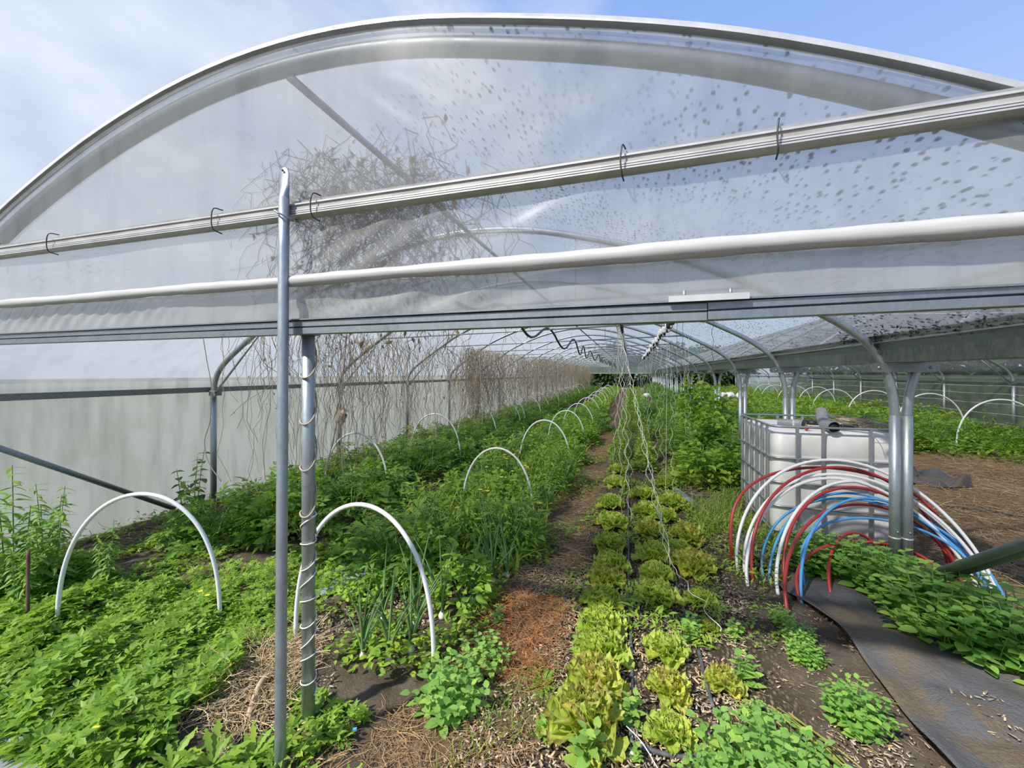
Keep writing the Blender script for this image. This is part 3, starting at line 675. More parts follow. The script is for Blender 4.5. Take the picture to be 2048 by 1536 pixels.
for k in range(5):
    Y_ = GATE + STEP * (2 + k * .7); X_ = -3.2 + .25 * k
    twine((X_, Y_, 2.22), (X_ + .04, Y_ + .1, .55), .004, 'pale straight twine hanging over the left bed from a tie bar', 'left bed twine', .0026, 30, ph=k)

# ------------------------------------------------------------------ white hoops over the beds
def make_hoop(w, h, r, label, grp, cat='hoop'):
    t = thing('bed_hoop', label, cat, (0, 0, 0), 0, grp)
    a = np.linspace(0, PI, 41); x = -w / 2 * np.cos(a); z = h * np.sin(a) ** .8
    x = x * (1 - .06 * (1 - np.sin(a)) * 0)
    part(MB().tube(np.stack([x, 0 * x, np.where(z < .01, -.05, z)], -1), r, 10), 'tube', 'white_tube', t)
    return t
h0 = make_hoop(.94, .84, .0125, 'white plastic hoop over the outer left bed, nearest the camera', 'outer bed hoops')
h0.location = (-2.97, 1.79, 0); h0.rotation_euler = (0, 0, .39)
oy = [4.42, 6.6, 8.9, 10.9, 11.6, 13.4, 15.2, 17.6, 20, 22.5, 25, 28]
for k, y in enumerate(oy):
    dup(h0, (-3.42 + .06 * math.sin(2 * y), y, 0), .06 * math.sin(3 * y), 1.0 + .04 * math.sin(5 * y), f'white plastic hoop over the outer left bed, {ORD[k+1]} from the front')
h1 = make_hoop(.88, .86, .0125, 'white plastic hoop over the inner bed, nearest, right of the gable post', 'inner bed hoops')
h1.location = (-1.46, 1.955, 0); h1.rotation_euler = (0, 0, .05)
iy = [4.19, 6.55, 8.8, 10.9, 13.2, 15.5, 17.8, 20, 22.3, 24.6, 27]
for k, y in enumerate(iy):
    dup(h1, (-1.40 + .05 * math.sin(3 * y), y, 0), .05 * math.sin(2 * y), .94 + .03 * math.sin(4 * y), f'white plastic hoop over the inner bed, {ORD[k+1]} from the front')
h2 = make_hoop(1.45, 1.06, .017, 'white plastic hoop in the right-hand bay, first of its row', 'right bay hoops')
h2.location = (7.35, 10.9, 0)
for k, y in enumerate([13.06, 15.5, 17.9, 19.8, 22, 24.3, 26.5, 29]):
    dup(h2, (7.35 + .1 * math.sin(y), y, 0), .06 * math.sin(2 * y), .97 + .05 * math.sin(3 * y), f'white plastic hoop in the right-hand bay, {ORD[k+1]} of its row')
for z in (.35, .6, .85, 1.1, 1.3):
    yy = np.linspace(9.5, 34, 60)
    tag(MB().tube(np.stack([8.78 + 0 * yy, yy, z - .02 * np.abs(np.sin(PI * (yy - GATE) / STEP))], -1), .004, 5).build('trellis_line', 'string'),
        'pale trellis line along the far right wall, ' + {.35: 'lowest of five', .6: 'second from the ground', .85: 'middle of five', 1.1: 'second from the top', 1.3: 'topmost of five'}[z], 'line', 'trellis lines')

# ------------------------------------------------------------------ water tank in its cage
TX0, TX1, TY0, TY1, TH = 1.30, 2.38, 4.42, 5.64, 1.10
tk = thing('water_tank', 'white plastic water tank in a grey steel tube cage', 'tank', ((TX0 + TX1) / 2, (TY0 + TY1) / 2, 0))
hx, hy = (TX1 - TX0) / 2, (TY1 - TY0) / 2
def rrect(hx, hy, r, n=5):
    P = []
    for cx_, cy_, a0 in ((hx - r, hy - r, 0), (-hx + r, hy - r, PI / 2), (-hx + r, -hy + r, PI), (hx - r, -hy + r, 1.5 * PI)):
        for a in np.linspace(a0, a0 + PI / 2, n): P.append((cx_ + r * math.cos(a), cy_ + r * math.sin(a)))
    return P
def dense_rrect(hx, hy, r, m=14):
    P = rrect(hx, hy, r, 6); out = []
    for i in range(len(P)):
        a, b = np.array(P[i]), np.array(P[(i + 1) % len(P)]); k = max(1, int(np.linalg.norm(b - a) / .06))
        for t in np.arange(k) / k: out.append(a + (b - a) * t)
    return np.array(out)
base = dense_rrect(1, hy / hx, .14); K = []
for z, s_ in ((.03, .72), (.035, .84), (.06, .925), (.11, .955), (.2, .962), (.33, .966), (.5, .97), (.66, .968), (.80, .962), (.815, .952), (.83, .962), (.92, .958), (.99, .945), (1.03, .91), (1.05, .84), (1.055, .5), (1.055, .02)):
    Q = base * hx * s_
    P = np.column_stack([Q, np.full(len(Q), z)])
    # arch-shaped moulded recess low on the front face, shallow panels above
    fr = P[:, 1] < -hy * s_ * .93
    if .05 < z < .34: P[fr, 1] += .035 * np.clip(1 - (np.abs(P[fr, 0]) / .30) ** 4, 0, 1) * np.clip(1 - (z / .33) ** 3, 0, 1)
    if .3 < z < .95: P[fr, 1] -= .012 * np.cos(P[fr, 0] * 14)
    K.append(np.vstack([P, P[:1]]))
b = MB(); b.grid(np.array(K)[:, ::-1]); bottle = part(b, 'bottle', 'bottle', tk)
part(MB().tube([(.03, .05, 1.05), (.03, .05, 1.095)], .08, 20), 'filler_cap', 'black', tk)
for z in (.10, .335, .562, .795, 1.095):
    Q = np.array(rrect(hx, hy, .09, 6)); P = np.column_stack([Q, np.full(len(Q), z)]); P = np.vstack([P, P[:2]])
    part(MB().tube(P, .0115, 8, False), 'cage_ring', 'cage', tk)
fx = [-.87, -.80 + .36, -.80 + .55 + .03, .27, .52, .87]
for x in (-.325 - .012, -.13, .235, .46): part(MB().box((x, -hy - .002, .56), (.026, .018, 1.08)), 'cage_upright', 'cage', tk, False)
for x in (-.33, -.13, .13, .33): part(MB().box((x, hy + .002, .56), (.026, .018, 1.08)), 'cage_upright', 'cage', tk, False)
for y in (-.45, -.28, -.10, .10, .30, .50):
    part(MB().box((-hx - .002, y, .56), (.018, .026, 1.08)), 'cage_upright', 'cage', tk, False)
    part(MB().box((hx + .002, y, .56), (.018, .026, 1.08)), 'cage_upright', 'cage', tk, False)
part(MB().box((0, 0, .015), (hx * 1.9, hy * 1.9, .03)), 'base_plate', 'cage', tk, False)
# things lying on the tank
def elbow(pts, r, wall=.004, n=16):
    b = MB(); P = smooth_path(pts, 6); b.tube(P, r, n, False); b.tube(P, r - wall, n, False); return b
pz = 1.055
e1 = thing('pipe_elbow', 'grey plastic pipe bend with its open end towards the camera, on the tank', 'pipe', (1.80, 4.62, pz))
part(elbow([(0, -.20, .048), (.0, -.05, .05), (.02, .08, .075), (.05, .2, .165)], .050, .004), 'pipe_wall', 'grey_pvc', e1)
part(MB().tube([(0, -.185, .048), (0, -.18, .048)], .045, 16), 'dark_bore', 'black', e1)
e2 = thing('pipe_collar', 'short grey pipe collar lying left of the pipe bend on the tank', 'pipe', (1.52, 4.70, pz + .045))
part(elbow([(-.09, .02, 0), (-.03, .0, 0), (.03, -.02, 0)], .043, .004), 'pipe_wall', 'grey_pvc', e2)
part(elbow([(.05, -.03, 0), (.085, -.05, 0), (.11, -.075, 0)], .047, .006), 'socket', 'grey_pvc', e2)
tag(MB().tube([(1.60, 4.52, pz + .012), (1.63, 4.52, pz + .035)], .02, 8).tube([(1.585, 4.52, pz + .03), (1.66, 4.53, pz + .036)], .008, 6).build('red_valve', 'red'), 'small red valve handle beside the pipe collar on the tank', 'valve')
bp = thing('black_fitting', 'black pipe fitting lying right of the pipe bend on the tank', 'pipe', (1.98, 4.68, pz + .026))
part(MB().tube([(-.12, 0, 0), (.10, .02, 0)], .019, 12), 'body', 'black', bp)
for x in (-.10, -.02, .085): part(MB().tube([(x, .005, 0), (x + .03, .008, 0)], .026, 12), 'collar', 'black', bp)
tag(MB().tube([(2.11, 4.66, pz + .012), (2.16, 4.67, pz + .012)], .015, 8).build('round_stopper', 'black'), 'small black cap right of the black fitting on the tank', 'cap')
nb = MB()
n = 110; ang = R.uniform(0, PI * 2, n)
scatter(nb, T_STRAND, np.column_stack([2.20 + .12 * R.standard_normal(n), 4.85 + .16 * R.standard_normal(n), pz + .01 + R.uniform(0, .05, n)]), ang, R.uniform(-.1, .5, n), 0, R.uniform(.12, .3, n))
stuff(nb, 'dry_twigs', 'dry', 'heap of dry brown twigs on the right of the tank top', 'twigs')
tag(MB().box((2.18, 4.95, pz + .075), (.20, .14, .02), .3).build('wood_offcut', 'straw_pale', None, False), 'pale flat wood offcut on the dry twigs on the tank', 'wood')

# ------------------------------------------------------------------ loose coloured tubes leaning round the columns
def lean_tube(mat, L_, R_, h, back, r, label, grp, sq=.85, kink=0):
    L_ = np.array(L_, float); R_ = np.array(R_, float); a = np.linspace(0, PI, 48)
    u = (1 - np.cos(a)) / 2; u = u + .03 * kink * np.sin(2 * a); z = h * np.sin(a) ** sq
    P = L_ + (R_ - L_) * u[:, None]; P[:, 1] += back * np.sin(a) ** 1.2; P[:, 2] += z
    P[0, 2] = P[-1, 2] = .0
    return tag(MB().tube(P, r, 9).build('bent_tube', mat), label, 'tube', grp)
tubes = [
 ('white_tube', (.83, 3.64, 0), (2.50, 3.72, 0), .86, .42, 'white bent tube arching highest in front of the tank', 1.25),
 ('white_tube', (.87, 3.60, 0), (2.47, 3.70, 0), .75, .40, 'white bent tube, second highest of the loose tubes', 1.2),
 ('white_tube', (.845, 3.42, 0), (2.41, 3.73, 0), .72, .45, 'white bent tube, third highest, its left end nearer', 1.3),
 ('white_tube', (1.02, 3.34, 0), (2.53, 3.75, 0), .70, .50, 'white bent tube whose left end stands on the grey sheet edge', 1.35),
 ('red_tube', (.80, 3.72, 0), (2.40, 3.98, 0), .78, .30, 'dark red bent tube, widest and leftmost of the red ones', .62),
 ('red_tube', (.90, 3.50, 0), (2.43, 4.08, 0), .80, .30, 'dark red bent tube arching just under the top white one', 1.05),
 ('red_tube', (1.10, 3.45, 0), (2.38, 3.85, 0), .66, .35, 'dark red bent tube in the middle of the red ones', 1.1),
 ('red_tube', (.99, 3.05, 0), (2.44, 4.00, 0), .52, .45, 'dark red bent tube with its left end farthest forward', 1.0),
 ('red_tube', (1.36, 3.38, 0), (2.00, 3.95, 0), .30, .25, 'lowest dark red bent tube, ending on the grey sheet', 1.0),
 ('red_tube', (1.12, 3.24, 0), (2.23, 3.72, 0), .27, .35, 'low dark red bent tube crossing behind the mint', .68),
 ('blue_tube', (1.02, 3.55, 0), (2.48, 3.74, 0), .60, .40, 'darker blue bent tube, highest of the blue ones', 1.05),
 ('blue_tube', (1.125, 3.22, 0), (2.50, 3.78, 0), .58, .48, 'light blue bent tube with its left end farthest forward', 1.05),
 ('blue_tube', (1.23, 3.48, 0), (2.42, 3.72, 0), .42, .38, 'low light blue bent tube across the tank base', .66),
 ('blue_tube', (1.00, 3.62, 0), (2.52, 3.70, 0), .55, .40, 'mid blue bent tube close under the highest blue one', 1.1)]
for mt, a, b_, h, bk, lb, sq in tubes: lean_tube(mt, a, b_, h, bk, .0125 if mt != 'blue_tube' else .0105, lb, 'loose coloured tubes', sq, random.uniform(-1, 1))

# ------------------------------------------------------------------ ground sheets and hoses
def sheet(name, Lp, Rp, mat, label, n=60, m=24, amp=.02, lift=.02, seed=0):
    Lp = smooth_path([(x, y, 0) for x, y in Lp], 12); Rp = smooth_path([(x, y, 0) for x, y in Rp], 12)
    pick = lambda P: np.stack([np.interp(np.linspace(0, 1, n), np.linspace(0, 1, len(P)), P[:, k]) for k in range(3)], -1)
    A, B = pick(Lp), pick(Rp); t = np.linspace(0, 1, m)
    P = A[:, None, :] + (B - A)[:, None, :] * t[None, :, None]
    rr = np.random.default_rng(seed); x, y = P[..., 0], P[..., 1]; f = 0
    for k in range(7):
        d = rr.uniform(0, PI); fr = rr.uniform(4, 22); f = f + np.sin(fr * (x * math.cos(d) + y * math.sin(d)) + rr.uniform(0, 6)) / (1 + fr * .12)
    P[..., 0] += .012 * np.sin(9 * y + seed); edge = np.sin(PI * t)[None, :] ** .5
    P[..., 2] = ground_z(x, y) + lift + amp * np.abs(f) * .45 * (.45 + .55 * edge) + .035 * np.exp(-(t / .05) ** 2)[None, :] * (.6 + .4 * np.sin(7 * y))
    b = MB().grid(P); o = b.build(name, mat); md = o.modifiers.new('thickness', 'SOLIDIFY'); md.thickness = .004
    return tag(o, label, 'ground sheet')
sheet('ground_sheet', [(.89, 4.42), (.98, 3.9), (1.05, 3.43), (1.16, 3.1), (1.21, 2.84), (1.22, 2.6), (1.18, 2.27), (1.20, 2.06), (1.26, 1.8)],
      [(1.30, 4.62), (1.55, 4.1), (1.78, 3.7), (1.9, 3.4), (2.0, 3.1), (2.15, 2.9), (2.25, 2.6), (2.35, 2.3), (2.4, 2.0)], 'sheet', 'dark grey weed fabric sheet lying along the mint and the columns', 90, 44, amp=.06)
sheet('ground_sheet', [(-2.42, 2.35), (-2.32, 2.6), (-2.28, 2.9), (-2.2, 3.3)], [(-2.08, 2.38), (-2.0, 2.7), (-1.98, 3.0), (-1.95, 3.3)], 'sheet_pale', 'pale grey fabric strip on the path left of the onions', 30, 10, .02, .025, 3)
sheet('ground_sheet', [(-2.9, .90), (-2.7, .98), (-2.45, 1.05)], [(-2.1, .80), (-2.1, .90), (-2.2, 1.02)], 'sheet_pale', 'corner of pale grey fabric at the front left among weeds', 16, 10, .015, .03, 4)
sheet('ground_sheet', [(.50, 5.9), (.60, 5.4), (.72, 4.95)], [(.60, 6.0), (.72, 5.5), (.84, 4.95)], 'sheet_pale', 'small pale grey fabric strip right of the far lettuces', 20, 8, .02, .03, 5)
cb = MB(); uu_ = np.linspace(0, 1, 30); A, B = np.meshgrid(uu_, uu_, indexing='ij')
cb.grid(np.stack([3.45 + 1.15 * A + .1 * np.sin(6 * B), 7.2 + .9 * B + .1 * np.sin(7 * A), .02 + np.abs(.16 * np.sin(5 * A + 2 * B) * np.sin(4 * B + 1) + .07 * np.sin(13 * A - 9 * B)) * np.sin(PI * A) ** .4 * np.sin(PI * B) ** .4 * 1.6], -1))
tag(cb.build('crumpled_sheet', 'sheet'), 'crumpled dark fabric sheet heaped on the soil behind the tank', 'ground sheet')
def ghose(name, pts, r, mat, label, lift=.0):
    P = smooth_path([(x, y, 0) for x, y in pts], 10); P[:, 2] = ground_z(P[:, 0], P[:, 1]) + r + .008 + lift
    return tag(MB().tube(P, r, 8).build(name, mat), label, 'hose')
ghose('drip_hose', [(.315, 1.84), (.16, 1.80), (.02, 1.80), (.0, 1.85), (.005, 2.1), (.0, 2.5), (-.02, 3.0), (-.02, 3.6), (-.03, 5), (-.05, 8)], .010, 'hose', 'dusty drip hose with a bent front end between left and middle lettuce rows')
ghose('drip_hose', [(.375, 2.12), (.37, 2.3), (.375, 2.6), (.34, 3.0), (.33, 3.4), (.33, 4.2), (.32, 6), (.3, 8)], .010, 'hose', 'dusty drip hose between middle and right lettuce rows')
ghose('drip_hose', [(2.75, 5.0), (2.75, 4.6), (2.78, 4.2), (2.95, 3.9), (3.2, 3.6)], .014, 'hose', 'black hose on the soil right of the tank, nearer strand')
ghose('drip_hose', [(2.8, 5.3), (2.9, 4.7), (3.1, 4.3), (3.3, 4.05), (3.6, 3.8)], .014, 'hose', 'black hose on the soil right of the tank, farther strand')
ghose('drip_hose', [(3.4, 6.4), (3.8, 6.0), (4.3, 5.8), (4.9, 5.5)], .012, 'hose', 'black hose lying on straw at the far right')
tag(MB().tube([(.02, 1.79, .03), (.0, 1.745, .028)], .008, 6).build('hose_clip', 'white_bag'), 'white plastic clip at the drip hose corner', 'clip')
tag(MB().tube(smooth_path([(-.02, 1.85, .05), (.04, 1.78, .06), (.10, 1.70, .04), (.14, 1.62, .03)], 6), .0025, 5).build('cut_string', 'string'), 'white string lying across the drip hose corner', 'string')

# ------------------------------------------------------------------ lettuces
def make_lettuce(mat, seed, label):
    rr = np.random.default_rng(seed); t = thing('lettuce', label, 'lettuce', (0, 0, 0), 0, 'lettuces in the bed')
    b = MB(); nl_ = 48; nu, nv = 11, 19
    for k in range(nl_):
        q = (k + .5) / nl_                                  # 0 heart, 1 outer
        yaw = k * 2.399 + rr.uniform(-.25, .25); el = 1.42 - 1.12 * q ** 1.25 + rr.uniform(-.1, .1)
        Ln = .080 + .070 * q + rr.uniform(-.014, .012); W = .075 + .048 * q
        u = np.linspace(0, 1, nu)[:, None]; v = np.linspace(-1, 1, nv)[None, :]
        wid = W * (.28 + .72 * np.clip(u * 1.5, 0, 1) ** 1.1) * np.sqrt(np.clip(1.0 - np.clip((u - .60) / .42, 0, 1) ** 2.4 * .80, .02, 1))
        p1, p2, p3 = rr.uniform(0, 6, 3); edge_ = np.maximum(np.abs(v) ** 2.5 + 0 * u, u ** 5 + 0 * v)
        ang_ = np.arctan2(v + 0 * u, (u - .35) * 1.6 + 0 * v)
        fr = edge_ * (.012 * np.sin(8 * ang_ + p1) + .010 * np.sin(17 * ang_ + p2) + .005 * np.sin(29 * ang_ + p3)) * np.clip(u * 2, 0, 1) * 1.3
        x = Ln * u * (1 + .05 * np.sin(11 * v + p1) * u) + .4 * fr; y = wid / 2 * v + .5 * fr * np.sign(v)
        z = .55 * wid * v * v * (1.0 - .45 * q) + fr + .003 * np.sin(21 * u + p2) * np.sin(8 * v + p3)
        z = z - (.085 * q - .045) * u ** 2
        ce, se = math.cos(el), math.sin(el)
        xx_ = x * ce - z * se + .004 + .020 * q; zz_ = x * se + z * ce + .020 + .030 * (1 - q)
        cw, sw_ = math.cos(yaw), math.sin(yaw)
        P = np.stack([xx_ * cw - y * sw_, xx_ * sw_ + y * cw, np.maximum(zz_, .005)], -1)
        ii = np.arange(nu - 1)[:, None] * nv; jj = np.arange(nv - 1)[None, :]
        rim = edge_ * np.clip(u * 1.6, 0, 1) * (.75 + .5 * rr.uniform())
        b.add(P.reshape(-1, 3), np.stack([ii + jj, ii + jj + 1, ii + nv + jj + 1, ii + nv + jj], -1).reshape(-1, 4), rim=rim.ravel())
    part(b, 'leaves', mat, t); part(MB().tube([(0, 0, -.01), (0, 0, .05)], (.018, .012), 8), 'stump', 'stem', t)
    return t
LP = {'left': [(-.20, 1.80, 1.25, 0), (-.165, 2.06, 1.12, 0), (-.16, 2.33, 1.05, 1), (-.175, 2.57, 1.0, 1), (-.19, 2.83, 1.0, 1), (-.18, 3.12, 1.05, 0), (-.157, 3.41, 1.0, 1), (-.19, 3.80, 1.05, 1), (-.185, 4.30, 1.15, 1), (-.24, 5.0, 1.1, 2), (-.21, 5.9, 1.1, 2), (-.2, 6.7, 1, 2)],
      'middle': [(.165, 1.90, .72, 1), (.183, 2.16, .80, 0), (.19, 2.45, .85, 1), (.177, 3.03, 1.1, 1), (.188, 3.35, .95, 2), (.188, 3.66, 1.1, 2), (.176, 4.2, 1.1, 0), (.168, 4.75, 1.1, 2), (.15, 5.4, 1.1, 2)],
      'right': [(.452, 2.30, .70, 0), (.475, 2.80, .50, 0), (.46, 3.09, .75, 1), (.475, 3.55, 1.25, 0), (.40, 3.85, .9, 2), (.515, 4.15, 1.15, 0), (.34, 4.62, 1.0, 2), (.467, 5.15, 1.2, 2), (.47, 6.1, 1.15, 2)]}
protos = []
for row, items in LP.items():
    for k, (x, y, s_, v) in enumerate(items):
        lb = f"{'small ' if s_ < .8 else ''}{('red-tinged frilly', 'frilly yellow-green', 'plain green')[v]} lettuce, {ORD[k]} from the front in the {row} row"
        while len(protos) <= v:
            q = len(protos); protos.append([make_lettuce(('lettuce', 'lettuce_green', 'lettuce_green')[q], 11 + q, lb), False])
        s_ *= .92; pr = protos[v]; z = float(ground_z(x, y)) - .005
        if not pr[1]:
            pr[1] = True; pr[0].location = (x, y, z); pr[0].scale = (s_,) * 3; pr[0]['label'] = lb
        else: dup(pr[0], (x, y, z), random.uniform(0, 6.28), s_, lb)

# ------------------------------------------------------------------ plants
def upright(b, st, base, h, lean, nodes, L0, L1, tpl, rr, pitch=(.1, .45), per=2, stem_r=.0035):
    """one stem with crossed leaf pairs; leaves go to b, the stem to st"""
    base = np.array(base, float); t = np.linspace(0, 1, 6); d = np.array([lean[0], lean[1], 1.0])
    P = base + np.stack([lean[0] * h * t ** 1.5, lean[1] * h * t ** 1.5, h * t], -1)
    st.tube(P, np.linspace(stem_r, stem_r * .4, 6), 5, False)
    pos, yaw, pit, sc = [], [], [], []
    ph = rr.uniform(0, 6)
    for k in range(nodes):
        q = (k + .6) / nodes; c_ = base + np.array([lean[0] * h * q ** 1.5, lean[1] * h * q ** 1.5, h * q])
        for j in range(per):
            pos.append(c_); yaw.append(ph + k * PI / 2 + j * 2 * PI / per + rr.uniform(-.3, .3)); pit.append(rr.uniform(*pitch) + .7 * max(0, q - .8) * 4 * .25); sc.append((L0 + (L1 - L0) * q) * rr.uniform(.8, 1.15))
    scatter(b, tpl, np.array(pos), yaw, pit, rr.uniform(-.3, .3, len(pos)), sc)
def make_clump(name, label, cat, grp, mat, seed, stems, rad, h, nodes, L0, L1, tpl, pitch=(.0, .4), per=2):
    rr = np.random.default_rng(seed); t = thing(name, label, cat, (0, 0, 0), 0, grp); b, st = MB(), MB()
    for k in range(stems):
        a = k * 2.4; r = rad * math.sqrt((k + .5) / stems); x, y = r * math.cos(a), r * math.sin(a)
        hh = h * (1 - .45 * (r / max(rad, .01)) ** 2) * rr.uniform(.8, 1.15)
        upright(b, st, (x * .6, y * .6, -.01), hh, (x * .4 / hh + rr.uniform(-.1, .1), y * .4 / hh + rr.uniform(-.1, .1)), nodes, L0, L1, tpl, rr, pitch, per)
    part(b, 'foliage', mat, t); part(st, 'stems', 'stem', t); return t
def make_bush(name, label, cat, grp, mat, seed, n, rx_, rz_, Ls, tpl, stems=7):
    """loose bush: leaves on a dome of shoots"""
    rr = np.random.default_rng(seed); t = thing(name, label, cat, (0, 0, 0), 0, grp); b, st = MB(), MB()
    a = rr.uniform(0, 2 * PI, n); u = rr.uniform(0, 1, n); el = np.arcsin(u ** .8); rad = rr.uniform(.55, 1.0, n) ** .6
    x = rx_ * rad * np.cos(el) * np.cos(a); y = rx_ * rad * np.cos(el) * np.sin(a); z = .03 + rz_ * rad * np.sin(el) * (1 + .25 * np.sin(3 * a + seed))
    pos = np.stack([x * .8, y * .8, z], -1)
    scatter(b, tpl, pos, a + rr.normal(0, .7, n), rr.normal(.18, .35, n), rr.normal(0, .4, n), Ls * rr.uniform(.6, 1.25, n))
    for k in range(stems):
        q = k * 2.4; st.tube(smooth_path([(0, 0, 0), (.3 * rx_ * math.cos(q), .3 * rx_ * math.sin(q), .6 * rz_), (.6 * rx_ * math.cos(q), .6 * rx_ * math.sin(q), .95 * rz_)], 3), .005, 5, False)
    part(b, 'foliage', mat, t); part(st, 'stems', 'stem', t); return t
FIRST = {}
def place(key, maker, x, y, sc, rz, label, grp, z=None):
    z = float(ground_z(x, y)) if z is None else z
    if key not in FIRST:
        o = maker(); FIRST[key] = o; o.location = (x, y, z); o.rotation_euler = (0, 0, rz); o.scale = (sc,) * 3
    else: o = dup(FIRST[key], (x, y, z), rz, sc)
    o['label'] = label
    if grp: o['group'] = grp
    elif 'group' in o: del o['group']
    return o
U = random.uniform
# grey-green broad-leaved herb clumps at the front
mk_sage = lambda: make_clump('herb_clump', '', 'herb', None, 'sage', 21, 20, .22, .24, 5, .088, .042, T_OVALR, (.0, .5))
mk_sprig = lambda: make_clump('herb_sprig', '', 'herb', None, 'sage', 22, 3, .035, .16, 5, .068, .034, T_OVALR, (.1, .5))
mk_mint = lambda: make_clump('mint_clump', '', 'mint', None, 'mint', 23, 22, .25, .30, 6, .092, .046, T_OVALR, (-.1, .4))
for x, y, s_, lb in ((-.84, 1.80, .95, 'large grey-green herb clump right of the nearest inner hoop foot'), (-.77, 2.08, .72, 'smaller grey-green herb clump behind the large one by the straw path'),
                     (.44, 1.80, .95, 'large grey-green herb clump at the bottom right of the lettuce bed'), (.62, 1.86, .82, 'grey-green herb clump just right of the large bottom one'), (.28, 1.68, .62, 'low grey-green herb clump at the bottom edge left of the large one'),
                     (.55, 2.10, .40, 'small grey-green herb clump behind the bottom right ones'), (.60, 1.58, .7, 'grey-green herb clump at the bottom edge, right')):
    place('sage', mk_sage, x, y, s_, U(0, 6), lb, 'herb clumps')
for k, (x, y, s_, lb) in enumerate(((-.16, 1.66, 1.35, 'herb sprig in front of the nearest left lettuce'), (.0, 1.93, 1.1, 'herb sprig between nearest left lettuce and drip hose'), (-.36, 1.75, .75, 'tiny herb sprig left of the nearest lettuce'),
                         (.56, 2.36, 1.3, 'herb sprig on the bare soil right of the lettuces'), (.60, 2.75, .9, 'herb sprig beside the right drip hose, farther back'), (-.30, 2.33, .7, 'small herb sprig left of the left lettuce row'), (-.80, 2.42, 1.0, 'silvery herb sprig beside the tall green bed'),
                         (.02, 1.74, .55, 'tiny herb sprig at the drip hose corner'), (.33, 2.62, 1.1, 'herb sprig between the middle and right rows'), (.36, 2.75, 1.0, 'second herb sprig between the middle and right rows'))):
    place('sprig', mk_sprig, x, y, s_, U(0, 6), lb, None)
mints = [(.98, 2.20, .62, 'isolated mint clump on bare soil before the grey sheet'), (.93, 2.62, .45, 'small mint patch beside the grey sheet edge'), (.96, 2.80, .42, 'small mint patch behind the isolated one'), (.93, 2.98, .36, 'low mint patch in front of the tube ends')]
for x, y, s_, lb in mints: place('mint', mk_mint, x, y, s_, U(0, 6), lb, None)
row = [(1.42, 3.98, .85), (1.30, 3.86, .7), (1.50, 3.80, .95), (1.62, 3.72, 1.0), (1.72, 3.58, 1.05), (1.80, 3.46, 1.05), (1.84, 3.32, 1.0), (1.78, 3.20, .95), (1.78, 3.04, 1.05), (1.92, 3.12, 1.1), (2.02, 3.0, 1.1), (1.92, 2.90, 1.0), (2.12, 2.86, 1.1), (2.06, 2.72, .9), (2.28, 2.84, 1.1), (2.22, 2.62, .8), (1.66, 3.90, .8), (1.55, 3.96, .7)]
for x, y, s_ in row: place('mint', mk_mint, x, y, s_ * 1.2, U(0, 6), 'bushy green mint clump in the dense patch round the column feet', 'mint round the columns')
# tall weeds along the left wall
def mk_tall(): 
    rr = np.random.default_rng(31); t = thing('tall_weed', '', 'weed', (0, 0, 0)); b, st = MB(), MB()
    for k in range(3):
        upright(b, st, (.05 * math.cos(k * 2), .05 * math.sin(k * 2), 0), .9 * (1 - .16 * k), (.06 * math.cos(k * 2), .06 * math.sin(k * 2)), 19, .18, .08, leaf_tpl(.30, 4, 'lance', .1, .3), rr, (-.5, .2), 3, .006)
    part(b, 'foliage', 'nettle', t); part(st, 'stems', 'stem', t); return t
for x, y, s_, lb in ((-4.28, 1.80, 1.0, 'tallest pale weed at the far left by the wall'), (-4.05, 1.86, .85, 'second tall pale weed beside the tallest by the left wall'), (-4.42, 2.05, .8, 'tall pale weed half behind the tallest one'), (-3.75, 2.05, .55, 'short pale weed right of the tall ones'),
                     (-4.1, 2.9, .62, 'slim pale weed seen through the nearest outer hoop'), (-3.95, 2.95, .5, 'shorter slim weed seen through the nearest outer hoop'), (-3.95, 1.7, .6, 'leafy pale weed in front of the tall group'), (-4.2, 1.62, .6, 'leafy pale weed at the left frame edge')):
    place('tall', mk_tall, x, y, s_, U(0, 6), lb, None)
def mk_dark():
    rr = np.random.default_rng(32); t = thing('broad_leaf_shrub', '', 'shrub', (0, 0, 0)); b, st = MB(), MB()
    for k in range(4): upright(b, st, (.06 * math.cos(k * 1.6), .06 * math.sin(k * 1.6), 0), .80 * (1 - .12 * k), (.10 * math.cos(k * 1.6), .10 * math.sin(k * 1.6)), 9, .15, .06, T_HEART, rr, (-.35, .1), 2, .006)
    part(b, 'foliage', 'dark_leaf', t); part(st, 'stems', 'stem', t); return t
place('dark', mk_dark, -4.38, 3.08, 1.0, .4, 'dark broad-leaved shrub by the left wall behind the nearest hoop', None)
twp = [(-3.72, 1.62, 0), (-3.74, 1.63, .25), (-3.76, 1.64, .45)]
tag(MB().tube(smooth_path(twp, 5), (.010), 6).build('bare_stake', 'twig'), 'thin brown upright stake among the left weeds', 'stake')
tag(MB().tube(smooth_path([(-1.78, 1.66, .05), (-1.76, 1.58, .07), (-1.72, 1.50, .05), (-1.66, 1.42, .04)], 6), (.014), 7).build('dead_stick', 'stick'), 'thick pale dead stick on the brown straw left of the poles', 'stick')
